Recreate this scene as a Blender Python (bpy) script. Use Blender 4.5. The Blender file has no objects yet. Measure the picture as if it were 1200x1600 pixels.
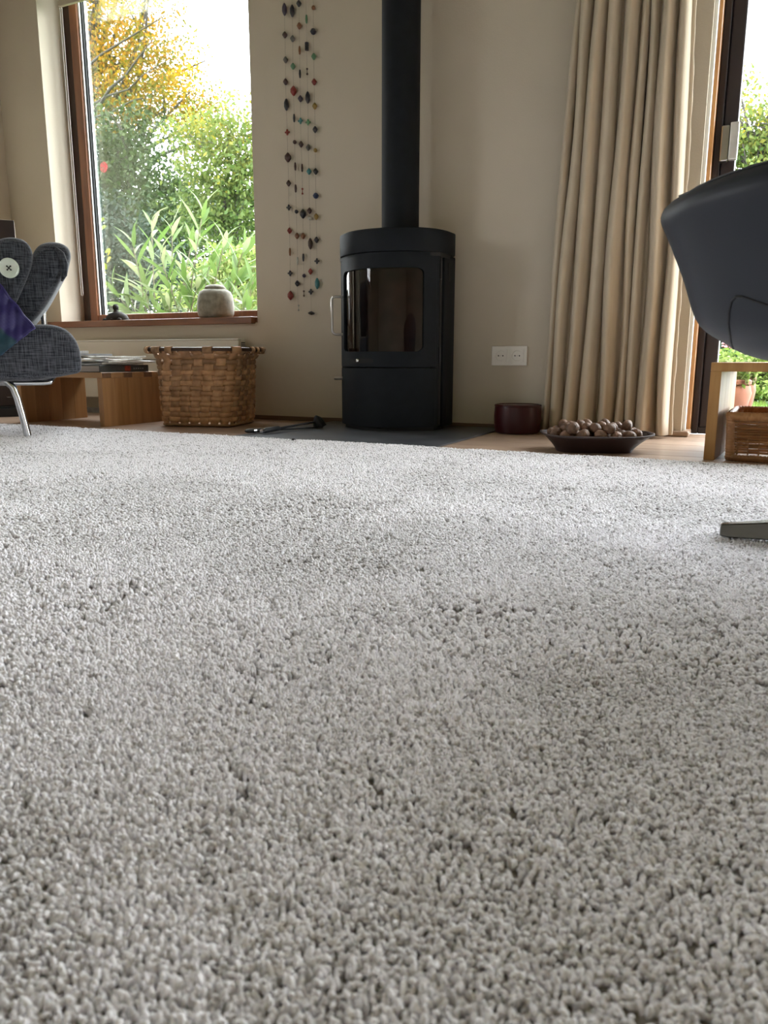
import bpy, bmesh, math, random
import numpy as np
from mathutils import Vector, Matrix, Euler
from mathutils.bvhtree import BVHTree

random.seed(7)
rng = np.random.default_rng(11)
scene = bpy.context.scene
COL = scene.collection
PI = math.pi

# ------------------------------------------------------------------ camera
# room frame: X runs right along the stove wall, Y runs into it, Z is up
FPX, PITCH, YAW, ROLL, CAMH = 1182.5, math.radians(11.405), math.radians(25.6), math.radians(.072), .2936
cam_d = bpy.data.cameras.new('camera')
cam_d.sensor_fit = 'VERTICAL'
cam_d.sensor_height = 36.0
cam_d.lens = FPX / 1600.0 * 36.0
cam_d.clip_start = .02
cam_d.clip_end = 200
cam_d.dof.use_dof = True
cam_d.dof.focus_distance = 2.7
cam_d.dof.aperture_fstop = (cam_d.lens / 1000) / .0021 * 1.0
cam = bpy.data.objects.new('camera', cam_d)
COL.objects.link(cam)
cam.matrix_world = (Matrix.Translation((0, 0, CAMH)) @ Matrix.Rotation(YAW, 4, 'Z')
                    @ Matrix.Rotation(PI / 2 - PITCH, 4, 'X') @ Matrix.Rotation(ROLL, 4, 'Z'))
scene.camera = cam

# ------------------------------------------------------------------ light
SKY = 6.5
world = bpy.data.worlds.new('overcast_sky')
scene.world = world
world.use_nodes = True
wn = world.node_tree.nodes
wn['Background'].inputs['Color'].default_value = (.93, .965, 1.0, 1)
wn['Background'].inputs['Strength'].default_value = SKY
vs = scene.view_settings
vs.view_transform = 'Standard'
vs.look = 'None'
vs.exposure = 1.70
vs.gamma = 1
vs.use_curve_mapping = False
scene.cycles.use_denoising = True
scene.cycles.max_bounces = 10
scene.cycles.diffuse_bounces = 6
scene.cycles.transparent_max_bounces = 24
scene.cycles.caustics_reflective = False
scene.cycles.caustics_refractive = False


def portal(name, loc, rot, sx, sy):
    """sky portal filling a window opening: guides the daylight, adds none"""
    l = bpy.data.lights.new(name, 'AREA')
    l.shape = 'RECTANGLE'
    l.size, l.size_y = sx, sy
    l.cycles.is_portal = True
    o = bpy.data.objects.new(name, l)
    COL.objects.link(o)
    o.location = loc
    o.rotation_euler = rot


WY = 3.17          # face of the stove wall
XL, XR, YB = -3.86, 3.7, -3.6   # left, right and rear walls
CEIL = 2.62
WIN = (-3.53, -2.205, .47, 2.36)    # window opening in the stove wall
DOOR = (-.234, 3.5, 0.0, 2.32)      # glazed door opening
LWIN = (-.45, .45, .9, 2.05)       # window in the left wall (y0,y1,z0,z1)
portal('portal_window', ((WIN[0] + WIN[1]) / 2, 3.45, (WIN[2] + WIN[3]) / 2), (-PI / 2, 0, 0), WIN[1] - WIN[0], WIN[3] - WIN[2])
portal('portal_door', ((DOOR[0] + DOOR[1]) / 2, 3.45, 1.16), (-PI / 2, 0, 0), DOOR[1] - DOOR[0], 2.32)
portal('portal_side', (XL - .22, (LWIN[0] + LWIN[1]) / 2, 1.475), (0, -PI / 2, 0), 1.15, LWIN[1] - LWIN[0])

# ------------------------------------------------------------------ pixel helper (for laying out only)
_f = Vector((-math.sin(YAW), math.cos(YAW), 0))
_r = Vector((math.cos(YAW), math.sin(YAW), 0))
_F = _f * math.cos(PITCH) - Vector((0, 0, math.sin(PITCH)))
_U = _f * math.sin(PITCH) + Vector((0, 0, math.cos(PITCH)))
_C = Vector((0, 0, CAMH))


def at(x, y, Y):
    d = _F + _r * ((x - 600) / FPX) + _U * ((800 - y) / FPX)
    return _C + d * (Y / d.y)


def AB(a, b, z):
    return _r * a + _f * b + Vector((0, 0, z))


# ------------------------------------------------------------------ materials
def nmat(name):
    m = bpy.data.materials.new(name)
    m.use_nodes = True
    nt = m.node_tree
    b = nt.nodes['Principled BSDF']
    return m, nt, b


def rgba(c):
    return (c[0], c[1], c[2], 1)


def pm(name, c1, c2=None, rough=.6, metal=0, scale=12, stretch=(1, 1, 1), detail=4, bump=0, bscale=None,
       spec=.5, rand=0, sheen=0, coat=0, lo=.3, hi=.7, trans=0, bdist=.002):
    """two-tone noise material with optional relief and per-object brightness change"""
    m, nt, b = nmat(name)
    N, L = nt.nodes, nt.links
    c2 = c2 or tuple(x * .85 for x in c1)
    tc = N.new('ShaderNodeTexCoord')
    mp = N.new('ShaderNodeMapping')
    mp.inputs['Scale'].default_value = stretch
    L.new(tc.outputs['Object'], mp.inputs['Vector'])
    nz = N.new('ShaderNodeTexNoise')
    nz.inputs['Scale'].default_value = scale
    nz.inputs['Detail'].default_value = detail
    L.new(mp.outputs['Vector'], nz.inputs['Vector'])
    cr = N.new('ShaderNodeValToRGB')
    cr.color_ramp.elements[0].position = lo
    cr.color_ramp.elements[1].position = hi
    cr.color_ramp.elements[0].color = rgba(c1)
    cr.color_ramp.elements[1].color = rgba(c2)
    L.new(nz.outputs['Fac'], cr.inputs['Fac'])
    out = cr.outputs['Color']
    if rand:
        oi = N.new('ShaderNodeObjectInfo')
        mr = N.new('ShaderNodeMapRange')
        mr.inputs['To Min'].default_value = 1 - rand
        mr.inputs['To Max'].default_value = 1 + rand
        L.new(oi.outputs['Random'], mr.inputs['Value'])
        hv = N.new('ShaderNodeHueSaturation')
        L.new(mr.outputs['Result'], hv.inputs['Value'])
        L.new(out, hv.inputs['Color'])
        out = hv.outputs['Color']
    L.new(out, b.inputs['Base Color'])
    b.inputs['Roughness'].default_value = rough
    b.inputs['Metallic'].default_value = metal
    b.inputs['Specular IOR Level'].default_value = spec
    if sheen:
        b.inputs['Sheen Weight'].default_value = sheen
        b.inputs['Sheen Roughness'].default_value = .4
    if coat:
        b.inputs['Coat Weight'].default_value = coat
        b.inputs['Coat Roughness'].default_value = .12
    if trans:
        b.inputs['Transmission Weight'].default_value = trans
    if bump:
        n2 = N.new('ShaderNodeTexNoise')
        n2.inputs['Scale'].default_value = bscale or scale
        n2.inputs['Detail'].default_value = 3
        L.new(mp.outputs['Vector'], n2.inputs['Vector'])
        bp = N.new('ShaderNodeBump')
        bp.inputs['Strength'].default_value = bump
        bp.inputs['Distance'].default_value = bdist
        L.new(n2.outputs['Fac'], bp.inputs['Height'])
        L.new(bp.outputs['Normal'], b.inputs['Normal'])
    return m


def weave(name, c1, c2, s=420, rough=.95):
    """coarse woven cloth: crossed stretched noises for warp and weft"""
    m, nt, b = nmat(name)
    N, L = nt.nodes, nt.links
    tc = N.new('ShaderNodeTexCoord')
    outs = []
    for st in ((1, 1, .06), (.06, .06, 1)):
        mp = N.new('ShaderNodeMapping')
        mp.inputs['Scale'].default_value = st
        L.new(tc.outputs['Object'], mp.inputs['Vector'])
        nz = N.new('ShaderNodeTexNoise')
        nz.inputs['Scale'].default_value = s
        nz.inputs['Detail'].default_value = 2
        L.new(mp.outputs['Vector'], nz.inputs['Vector'])
        outs.append(nz.outputs['Fac'])
    mx = N.new('ShaderNodeMath')
    mx.operation = 'ADD'
    L.new(outs[0], mx.inputs[0])
    L.new(outs[1], mx.inputs[1])
    cr = N.new('ShaderNodeValToRGB')
    cr.color_ramp.elements[0].position = .40
    cr.color_ramp.elements[1].position = .62
    cr.color_ramp.elements[0].color = rgba(c1)
    cr.color_ramp.elements[1].color = rgba(c2)
    hf = N.new('ShaderNodeMath')
    hf.operation = 'MULTIPLY'
    hf.inputs[1].default_value = .5
    L.new(mx.outputs[0], hf.inputs[0])
    L.new(hf.outputs[0], cr.inputs['Fac'])
    L.new(cr.outputs['Color'], b.inputs['Base Color'])
    b.inputs['Roughness'].default_value = rough
    b.inputs['Specular IOR Level'].default_value = .15
    b.inputs['Sheen Weight'].default_value = .25
    bp = N.new('ShaderNodeBump')
    bp.inputs['Strength'].default_value = .6
    bp.inputs['Distance'].default_value = .0015
    L.new(hf.outputs[0], bp.inputs['Height'])
    L.new(bp.outputs['Normal'], b.inputs['Normal'])
    return m


LEAF = .18


def leafmat(name, stops, trans=.35, rough=.55):
    """leaf: colour by the per-leaf attribute, light passes through"""
    m, nt, b = nmat(name)
    N, L = nt.nodes, nt.links
    a = N.new('ShaderNodeAttribute')
    a.attribute_name = 'leaf_tone'
    cr = N.new('ShaderNodeValToRGB')
    e = cr.color_ramp.elements
    while len(e) < len(stops):
        e.new(.5)
    for k, (p_, c_) in enumerate(stops):
        e[k].position = p_
        e[k].color = rgba([q * LEAF for q in c_])
    L.new(a.outputs['Fac'], cr.inputs['Fac'])
    L.new(cr.outputs['Color'], b.inputs['Base Color'])
    b.inputs['Roughness'].default_value = rough
    b.inputs['Specular IOR Level'].default_value = .12
    tr = N.new('ShaderNodeBsdfTranslucent')
    L.new(cr.outputs['Color'], tr.inputs['Color'])
    mx = N.new('ShaderNodeMixShader')
    mx.inputs['Fac'].default_value = trans
    L.new(b.outputs[0], mx.inputs[1])
    L.new(tr.outputs[0], mx.inputs[2])
    L.new(mx.outputs[0], nt.nodes['Material Output'].inputs['Surface'])
    return m


def panemat(name, tint=(1, 1, 1), refl=.5, ior=1.45, rough=.0):
    """thin glazing: clear with a Fresnel reflection"""
    m, nt, b = nmat(name)
    N, L = nt.nodes, nt.links
    t = N.new('ShaderNodeBsdfTransparent')
    t.inputs['Color'].default_value = rgba(tint)
    g = N.new('ShaderNodeBsdfGlossy')
    g.inputs['Roughness'].default_value = rough
    fr = N.new('ShaderNodeFresnel')
    fr.inputs['IOR'].default_value = ior
    mu = N.new('ShaderNodeMath')
    mu.operation = 'MULTIPLY'
    mu.inputs[1].default_value = refl
    L.new(fr.outputs[0], mu.inputs[0])
    mx = N.new('ShaderNodeMixShader')
    L.new(mu.outputs[0], mx.inputs['Fac'])
    L.new(t.outputs[0], mx.inputs[1])
    L.new(g.outputs[0], mx.inputs[2])
    L.new(mx.outputs[0], nt.nodes['Material Output'].inputs['Surface'])
    return m


M = {}
M['wall'] = pm('cream_plaster', (.60, .535, .44), (.575, .51, .42), .95, scale=3, bump=.25, bscale=180, spec=.1)
M['reveal'] = M['wall']
M['ceil'] = pm('timber_ceiling', (.46, .42, .36), (.41, .37, .31), .7, scale=3, stretch=(.4, 6, 6))
M['plank'] = pm('oak_plank', (.47, .33, .24), (.36, .245, .175), .42, scale=5, stretch=(.5, 7, 7), rand=.12, bump=.08, bscale=30, coat=.15)
M['subfloor'] = pm('dark_subfloor', (.10, .07, .05), rough=.9)
M['slate'] = pm('slate_plate', (.045, .047, .055), (.085, .088, .098), .38, scale=7, detail=8, bump=.2, bscale=14)
M['brownwood'] = pm('red_brown_timber', (.27, .105, .04), (.17, .062, .024), .42, scale=6, stretch=(6, 6, .6), bump=.06, bscale=40, coat=.2)
M['sillwood'] = pm('red_brown_sill', (.25, .095, .038), (.155, .055, .022), .36, scale=6, stretch=(.6, 6, 6), bump=.06, bscale=40, coat=.25)
M['orangewood'] = pm('amber_timber', (.52, .25, .075), (.38, .165, .045), .4, scale=6, stretch=(6, 6, .5), coat=.3)
M['skirting'] = pm('skirting_wood', (.16, .095, .055), (.11, .065, .038), .5, scale=6, stretch=(.6, 6, 6))
M['darkjamb'] = pm('dark_brown_jamb', (.055, .027, .018), (.035, .018, .012), .45, scale=6, stretch=(6, 6, .6))
M['alu'] = pm('aluminium_strip', (.75, .76, .78), (.66, .67, .69), .35, metal=.6, scale=20)
M['doorframe'] = pm('dark_door_frame', (.024, .018, .022), (.032, .024, .028), .4, scale=6)
M['rubber'] = pm('black_gasket', (.012, .012, .013), rough=.7)
M['pane'] = panemat('window_glass', (.97, .985, .98), .35)
M['white'] = pm('white_lacquer', (.74, .72, .66), (.72, .70, .64), .4, scale=4)
M['whitestrip'] = pm('white_strip', (.82, .83, .80), (.80, .81, .78), .5, scale=4)
M['socket'] = pm('socket_plastic', (.82, .79, .74), (.80, .77, .72), .35, scale=4)
M['dark'] = pm('dark_hole', (.008, .008, .008), rough=.8)
M['steel'] = pm('brushed_steel', (.55, .53, .50), (.46, .44, .42), .3, metal=1, scale=40, stretch=(1, 1, .1))
M['chrome'] = pm('chrome', (.62, .63, .64), (.58, .59, .60), .12, metal=1, scale=5)
M['stove'] = pm('stove_paint', (.0065, .0085, .0115), (.009, .0115, .0155), .6, scale=30, bump=.1, bscale=400, spec=.18, bdist=.0006)
M['stovedark'] = pm('stove_inner_iron', (.010, .011, .012), (.016, .016, .017), .7, scale=20)
M['fireclay'] = pm('firebox_lining', (.16, .075, .05), (.05, .025, .018), .9, scale=9, detail=6, bump=.3, bscale=20)
M['ash'] = pm('ash', (.20, .17, .15), (.06, .05, .045), .95, scale=60, detail=6)
M['stoveglass'] = panemat('stove_glass', (.42, .33, .28), .9, 1.5, .03)
M['basket'] = pm('ash_splint', (.52, .30, .15), (.30, .155, .07), .62, scale=9, stretch=(3, 3, 3), rand=.35, bump=.2, bscale=60)
M['rimdark'] = pm('dark_rim_wood', (.075, .038, .02), (.05, .024, .013), .5, scale=10)
M['wicker'] = pm('brown_wicker', (.34, .165, .06), (.21, .095, .034), .5, scale=14, rand=.2, bump=.15, bscale=90)
M['bench'] = pm('oiled_oak', (.44, .235, .095), (.33, .165, .062), .45, scale=5, stretch=(7, 7, .5), rand=.14, bump=.05, bscale=30)
M['bencht'] = pm('oiled_oak_board', (.44, .245, .105), (.35, .18, .07), .42, scale=5, stretch=(.5, 7, 7), rand=.1, bump=.05, bscale=30)
M['gloss_oak'] = pm('varnished_oak', (.42, .235, .085), (.30, .15, .05), .55, scale=5, stretch=(7, 7, .5), rand=.06, spec=.2)
M['endgrain'] = pm('end_grain', (.20, .095, .04), (.14, .065, .028), .6, scale=60)
M['curtain'] = pm('linen_curtain', (.60, .515, .40), (.54, .46, .355), .95, scale=9, stretch=(4, 4, .35), bump=.35, bscale=24, spec=.1, sheen=.2, bdist=.004)
M['greyfab'] = weave('grey_tweed', (.016, .018, .024), (.115, .12, .14), 300)
M['greyfab2'] = weave('dark_grey_wool', (.012, .0135, .018), (.085, .09, .105), 360)
M['button'] = pm('pearl_button', (.74, .78, .68), (.60, .70, .58), .22, scale=30, coat=.5)
M['leather'] = pm('navy_black_leather', (.020, .024, .034), (.016, .019, .028), .5, scale=10, bump=.25, bscale=600, spec=.35, bdist=.0005)
M['piping'] = pm('black_seam', (.006, .006, .008), rough=.6)
M['basealu'] = pm('polished_aluminium', (.13, .13, .125), (.10, .10, .095), .2, metal=1, scale=12)
M['redpot'] = pm('oxblood_glaze', (.050, .006, .007), (.030, .004, .006), .34, scale=6, spec=.35)
M['tray'] = pm('dark_tray', (.035, .018, .017), (.026, .013, .013), .45, scale=14)
M['walnut'] = pm('walnut_shell', (.24, .13, .075), (.11, .055, .032), .6, scale=55, detail=5, rand=.22, bump=.9, bscale=150, bdist=.003)
M['stone'] = pm('speckled_stoneware', (.33, .31, .25), (.19, .175, .14), .8, scale=42, detail=7, bump=.5, bscale=90)
M['figure'] = pm('dark_bronze', (.012, .009, .008), (.02, .015, .012), .65, scale=20, spec=.25)
M['iron'] = pm('black_iron', (.012, .012, .014), (.02, .02, .022), .5, scale=30)
M['speaker'] = pm('dark_walnut_cabinet', (.022, .012, .010), (.03, .017, .013), .5, scale=8)
M['speakerside'] = pm('pale_cabinet_edge', (.40, .33, .25), (.36, .29, .22), .5, scale=8)
M['blackbox'] = pm('black_plastic', (.010, .010, .012), (.014, .014, .016), .4, scale=10)
M['blind'] = pm('blind_fabric', (.52, .47, .36), (.49, .44, .33), .9, scale=60)
M['chain'] = pm('white_bead_chain', (.62, .58, .55), (.55, .5, .48), .4, scale=30)
M['cord'] = pm('thin_cord', (.30, .26, .21), (.24, .2, .16), .8, scale=50)
M['paper'] = pm('newsprint', (.86, .85, .82), (.62, .61, .59), .9, scale=35, stretch=(1, 6, 1), detail=5, rand=.12)
M['mag'] = pm('grey_magazine', (.34, .34, .35), (.20, .2, .22), .5, scale=25, rand=.2)
M['bookspine'] = pm('dark_book_cover', (.045, .047, .045), (.07, .07, .065), .5, scale=30)
M['pages'] = pm('book_pages', (.42, .36, .30), (.30, .25, .21), .9, scale=8, stretch=(.2, .2, 40))
M['redlabel'] = pm('red_label', (.40, .055, .025), (.18, .03, .02), .5, scale=90)
M['terracotta'] = pm('terracotta', (.22, .075, .035), (.15, .05, .024), .8, scale=9, detail=6, bump=.2, bscale=30)
M['bark'] = pm('bark', (.026, .021, .016), (.013, .011, .009), .9, scale=14, bump=.5, bscale=30)
M['stem'] = pm('pale_stem', (.15, .12, .08), (.10, .085, .05), .8, scale=20)
M['lawn'] = pm('lawn', (.04, .115, .012), (.065, .15, .02), .9, scale=14, detail=6)
M['terrace'] = pm('terrace_stone', (.17, .165, .155), (.135, .13, .125), .9, scale=6)
M['petalred'] = pm('red_petal', (.42, .02, .045), (.36, .014, .03), .6, scale=20)
M['petalpink'] = pm('pink_petal', (.42, .17, .21), (.36, .12, .16), .7, scale=20)
M['oleander'] = leafmat('oleander_leaf', [(0, (.34, .62, .12)), (.6, (.58, .88, .25)), (.9, (.95, 1.15, .65)), (1, (1.2, 1.1, .2))], .45, .4)
M['vine'] = leafmat('vine_leaf', [(0, (.8, 1.1, .05)), (.7, (1.3, 1.5, .08)), (1, (1.6, 1.3, .08))], .45)
M['autumn'] = leafmat('autumn_leaf', [(0, (.34, .40, .06)), (.3, (.72, .60, .06)), (.6, (1.35, .74, .04)), (1, (1.35, .50, .03))], .45)
M['green'] = leafmat('green_leaf', [(0, (.035, .085, .022)), (.5, (.10, .20, .05)), (1, (.25, .36, .10))], .35)
M['yellowgreen'] = leafmat('yellow_green_leaf', [(0, (.20, .38, .09)), (.5, (.44, .56, .14)), (.8, (.92, .80, .10)), (1, (1.2, .85, .08))], .45)
M['conifer'] = leafmat('blue_green_needle', [(0, (.04, .09, .055)), (.6, (.10, .18, .115)), (1, (.24, .34, .25))], .25)
M['bushlime'] = leafmat('lime_leaf', [(0, (.22, .42, .06)), (.5, (.60, .85, .16)), (1, (1.1, 1.15, .45))], .45)
M['darkleaf'] = leafmat('dark_shrub_leaf', [(0, (.02, .07, .05)), (.6, (.05, .14, .085)), (1, (.13, .25, .16))], .2, .4)


def rugmat():
    m, nt, b = nmat('wool_pile')
    N, L = nt.nodes, nt.links
    a = N.new('ShaderNodeAttribute')
    a.attribute_type = 'INSTANCER'
    a.attribute_name = 'tint'
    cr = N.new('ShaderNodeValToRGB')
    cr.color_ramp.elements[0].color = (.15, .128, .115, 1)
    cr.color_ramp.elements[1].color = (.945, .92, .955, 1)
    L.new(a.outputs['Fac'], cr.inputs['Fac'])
    L.new(cr.outputs['Color'], b.inputs['Base Color'])
    b.inputs['Roughness'].default_value = .9
    b.inputs['Specular IOR Level'].default_value = .2
    b.inputs['Sheen Weight'].default_value = 1.0
    b.inputs['Sheen Roughness'].default_value = .5
    return m


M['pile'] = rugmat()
M['rugback'] = pm('rug_backing', (.30, .275, .255), (.22, .20, .185), .95, scale=80)


# ------------------------------------------------------------------ mesh helpers
class MB:
    def __init__(self):
        self.v, self.f = [], []

    def add(self, vs_, fs_, mtx=None):
        o = len(self.v)
        for p in vs_:
            p = Vector(p)
            self.v.append(tuple(mtx @ p if mtx is not None else p))
        for f_ in fs_:
            self.f.append(tuple(i + o for i in f_))
        return self

    def box(self, x0, x1, y0, y1, z0, z1, mtx=None):
        vs_ = [(x0, y0, z0), (x1, y0, z0), (x1, y1, z0), (x0, y1, z0), (x0, y0, z1), (x1, y0, z1), (x1, y1, z1), (x0, y1, z1)]
        return self.add(vs_, [(0, 3, 2, 1), (4, 5, 6, 7), (0, 1, 5, 4), (1, 2, 6, 5), (2, 3, 7, 6), (3, 0, 4, 7)], mtx)

    def tube(self, pts, r, n=8, cap=True, closed=False, flat=None):
        """tube through pts; r a number or a list; flat squeezes the second axis"""
        P = [Vector(p) for p in pts]
        k = len(P)
        rr = r if isinstance(r, (list, tuple)) else [r] * k
        up = None
        rings = []
        for i in range(k):
            if closed:
                t = P[(i + 1) % k] - P[i - 1]
            else:
                t = P[min(i + 1, k - 1)] - P[max(i - 1, 0)]
            if t.length < 1e-9:
                t = Vector((0, 0, 1))
            t.normalize()
            if up is None:
                a = Vector((0, 0, 1)) if abs(t.z) < .9 else Vector((1, 0, 0))
                up = (a - t * a.dot(t)).normalized()
            else:
                up = (up - t * up.dot(t))
                up = up.normalized() if up.length > 1e-6 else t.orthogonal().normalized()
            s = t.cross(up)
            ring = []
            for j in range(n):
                an = 2 * PI * j / n
                ring.append(P[i] + up * (math.cos(an) * rr[i]) + s * (math.sin(an) * rr[i] * (flat or 1)))
            rings.append(ring)
        o = len(self.v)
        for ring in rings:
            self.v += [tuple(p) for p in ring]
        m = k if closed else k - 1
        for i in range(m):
            for j in range(n):
                a0 = o + i * n + j
                a1 = o + i * n + (j + 1) % n
                b0 = o + ((i + 1) % k) * n + j
                b1 = o + ((i + 1) % k) * n + (j + 1) % n
                self.f.append((a0, a1, b1, b0))
        if cap and not closed:
            self.f.append(tuple(o + j for j in reversed(range(n))))
            self.f.append(tuple(o + (k - 1) * n + j for j in range(n)))
        return self

    def lathe(self, prof, n=32, c=(0, 0, 0), sx=1, sy=1):
        """profile of (r, z) turned round the vertical axis"""
        o = len(self.v)
        for (r, z) in prof:
            for j in range(n):
                a = 2 * PI * j / n
                self.v.append((c[0] + r * math.cos(a) * sx, c[1] + r * math.sin(a) * sy, c[2] + z))
        for i in range(len(prof) - 1):
            for j in range(n):
                self.f.append((o + i * n + j, o + i * n + (j + 1) % n, o + (i + 1) * n + (j + 1) % n, o + (i + 1) * n + j))
        if prof[0][0] > 1e-6:
            self.f.append(tuple(o + j for j in reversed(range(n))))
        if prof[-1][0] > 1e-6:
            self.f.append(tuple(o + (len(prof) - 1) * n + j for j in range(n)))
        return self

    def prism(self, poly, z0, z1):
        """closed plan polygon (counter-clockwise) pulled up"""
        k = len(poly)
        o = len(self.v)
        self.v += [(p[0], p[1], z0) for p in poly] + [(p[0], p[1], z1) for p in poly]
        self.f.append(tuple(o + i for i in reversed(range(k))))
        self.f.append(tuple(o + k + i for i in range(k)))
        for i in range(k):
            j = (i + 1) % k
            self.f.append((o + i, o + j, o + k + j, o + k + i))
        return self

    def grid(self, fn, nu, nv, closeu=False):
        o = len(self.v)
        for i in range(nu):
            for j in range(nv):
                self.v.append(tuple(fn(i / ((nu if closeu else nu - 1)), j / (nv - 1))))
        for i in range(nu if closeu else nu - 1):
            for j in range(nv - 1):
                i2 = (i + 1) % nu
                self.f.append((o + i * nv + j, o + i2 * nv + j, o + i2 * nv + j + 1, o + i * nv + j + 1))
        return self

    def mesh(self, name, mat=None, smooth=False, bevel=0, seg=2):
        me = bpy.data.meshes.new(name)
        me.from_pydata(self.v, [], self.f)
        bm = bmesh.new()
        bm.from_mesh(me)
        bmesh.ops.recalc_face_normals(bm, faces=bm.faces)
        if bevel:
            bmesh.ops.bevel(bm, geom=[e for e in bm.edges if len(e.link_faces) == 2 and e.calc_face_angle(0) > .6],
                            offset=bevel, segments=seg, affect='EDGES', profile=.5)
        bm.to_mesh(me)
        bm.free()
        if smooth:
            me.polygons.foreach_set('use_smooth', [True] * len(me.polygons))
            if smooth != 'all':
                try:
                    me.set_sharp_from_angle(angle=math.radians(smooth if smooth is not True else 40))
                except Exception:
                    pass
        if mat:
            me.materials.append(M[mat])
        return me

    def build(self, name, mat, parent=None, smooth=False, bevel=0, seg=2, solid=0, sub=0):
        o = bpy.data.objects.new(name, self.mesh(name, mat, smooth, bevel, seg))
        COL.objects.link(o)
        if parent is not None:
            o.parent = parent
        if solid:
            md = o.modifiers.new('thickness', 'SOLIDIFY')
            md.thickness = solid
            md.offset = 0
        if sub:
            md = o.modifiers.new('smooth', 'SUBSURF')
            md.levels = md.render_levels = sub
        return o


def tag(o, label=None, cat=None, group=None, kind=None):
    if label:
        o['label'] = label
    if cat:
        o['category'] = cat
    if group:
        o['group'] = group
    if kind:
        o['kind'] = kind
    return o


def empty(name, loc=(0, 0, 0), rz=0, label=None, cat=None, group=None, kind=None):
    o = bpy.data.objects.new(name, None)
    COL.objects.link(o)
    o.empty_display_size = .05
    o.location = loc
    o.rotation_euler = (0, 0, rz)
    return tag(o, label, cat, group, kind)


def inst(name, me, parent=None, loc=(0, 0, 0), rot=None, scale=None):
    o = bpy.data.objects.new(name, me)
    COL.objects.link(o)
    if parent is not None:
        o.parent = parent
    o.location = loc
    if rot is not None:
        if isinstance(rot, Matrix):
            o.matrix_basis = Matrix.Translation(loc) @ rot.to_4x4() @ (Matrix.Diagonal((*scale, 1)) if scale else Matrix.Identity(4))
            return o
        o.rotation_euler = rot
    if scale:
        o.scale = scale
    return o


def struct(o):
    o['kind'] = 'structure'
    return o


def rbox(x0, x1, y0, y1, z0, z1):
    return MB().box(x0, x1, y0, y1, z0, z1)


# ================================================================== the room
wt = .25
b = MB()
W0, W1, WZ0, WZ1 = WIN
D0, D1, DZ0, DZ1 = DOOR
b.box(XL - wt, W0, WY, WY + wt, -.1, CEIL)
b.box(W0, W1, WY, WY + wt, -.1, WZ0)
b.box(W0, W1, WY, WY + wt, WZ1, CEIL)
b.box(W1, D0, WY, WY + wt, -.1, CEIL)
b.box(D0, D1, WY, WY + wt, DZ1, CEIL)
b.box(D1, XR + wt, WY, WY + wt, -.1, CEIL)
struct(b.build('wall_back', 'wall'))
b = MB()
b.box(XL - wt, XL, YB - wt, LWIN[0], -.1, CEIL).box(XL - wt, XL, LWIN[1], WY, -.1, CEIL)
b.box(XL - wt, XL, LWIN[0], LWIN[1], -.1, LWIN[2]).box(XL - wt, XL, LWIN[0], LWIN[1], LWIN[3], CEIL)
struct(b.build('wall_left', 'wall'))
b = MB()
b.box(XL, XR + wt, YB - wt, YB, -.1, CEIL)
struct(b.build('wall_rear', 'wall'))
struct(rbox(XR, XR + wt, YB, WY, -.1, CEIL).build('wall_right', 'wall'))
struct(rbox(XL - wt, XR + wt, YB - wt, WY + wt, CEIL, CEIL + .15).build('ceiling', 'ceil'))
floor = struct(rbox(XL, XR, YB, WY + wt, -.1, -.018).build('floor', 'subfloor'))
# oak planks, running along the stove wall
pw, plen = .165, 1.85
y = YB
row = 0
while y < WY:
    y1 = min(y + pw, WY)
    x = XL - (row * .61) % plen
    while x < XR:
        xa, xb = max(x, XL), min(x + plen, XR)
        if xb - xa > .05:
            rbox(xa + .0008, xb - .0008, y + .0008, y1 - .0008, -.018, 0).build('plank', 'plank', floor, bevel=.0015, seg=1)
        x += plen
    y += pw
    row += 1
for k in range(2):
    rbox(D0 + k * 1.867 + .001, D0 + (k + 1) * 1.867 - .001, WY + .001, WY + .12, -.018, 0).build('plank', 'plank', floor, bevel=.0015, seg=1)
# low skirting of the stove wall
bb = rbox(XL, D0 + .012, WY - .013, WY, 0, .02).build('baseboard_back', 'skirting', bevel=.003)
struct(bb)
bb2 = MB().box(-.30, D0 + .03, WY - .03, WY - .014, 0, .022).box(D0 + .001, D0 + .03, WY - .014, WY + .12, 0, .022)
struct(bb2.build('baseboard_door', 'plank', bevel=.006))

# ---- window
win = empty('window_1', (0, 0, 0), kind='structure')
FY = 3.335
MB().box(W0, W0 + .062, FY, FY + .08, WZ0, WZ1).build('outer_jamb', 'darkjamb', win, bevel=.004)
MB().box(W0 + .062, W0 + .118, FY - .012, FY + .06, .50, WZ1).build('sash_stile', 'brownwood', win, bevel=.006)
MB().box(W0 + .118, W0 + .128, FY + .0, FY + .036, .53, WZ1).build('glazing_strip', 'alu', win)
MB().box(W0 + .128, W0 + .136, FY + .01, FY + .036, .53, WZ1).build('gasket', 'rubber', win)
MB().box(W0 + .136, W0 + .142, FY + .024, FY + .034, .53, WZ1).build('glazing_strip', 'alu', win)
MB().box(W0 + .062, W1, FY - .008, FY + .06, .497, .541).build('bottom_rail', 'brownwood', win, bevel=.005)
MB().box(W1 - .10, W1, FY, FY + .06, .541, WZ1).build('sash_stile', 'brownwood', win, bevel=.006)
MB().box(W0 + .062, W1, FY, FY + .06, WZ1 - .10, WZ1).build('top_rail', 'brownwood', win, bevel=.006)
MB().box(W0 + .14, W1 - .09, FY + .03, FY + .036, .535, WZ1 - .09).build('pane', 'pane', win)
# sill board
sill = MB().box(W0 - .075, W1 - .012, WY - .036, WY, .464, .497).box(W0 + .001, W1 - .001, WY, FY + .01, .471, .497)
struct(sill.build('trim_1', 'sillwood', bevel=.003))

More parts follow.
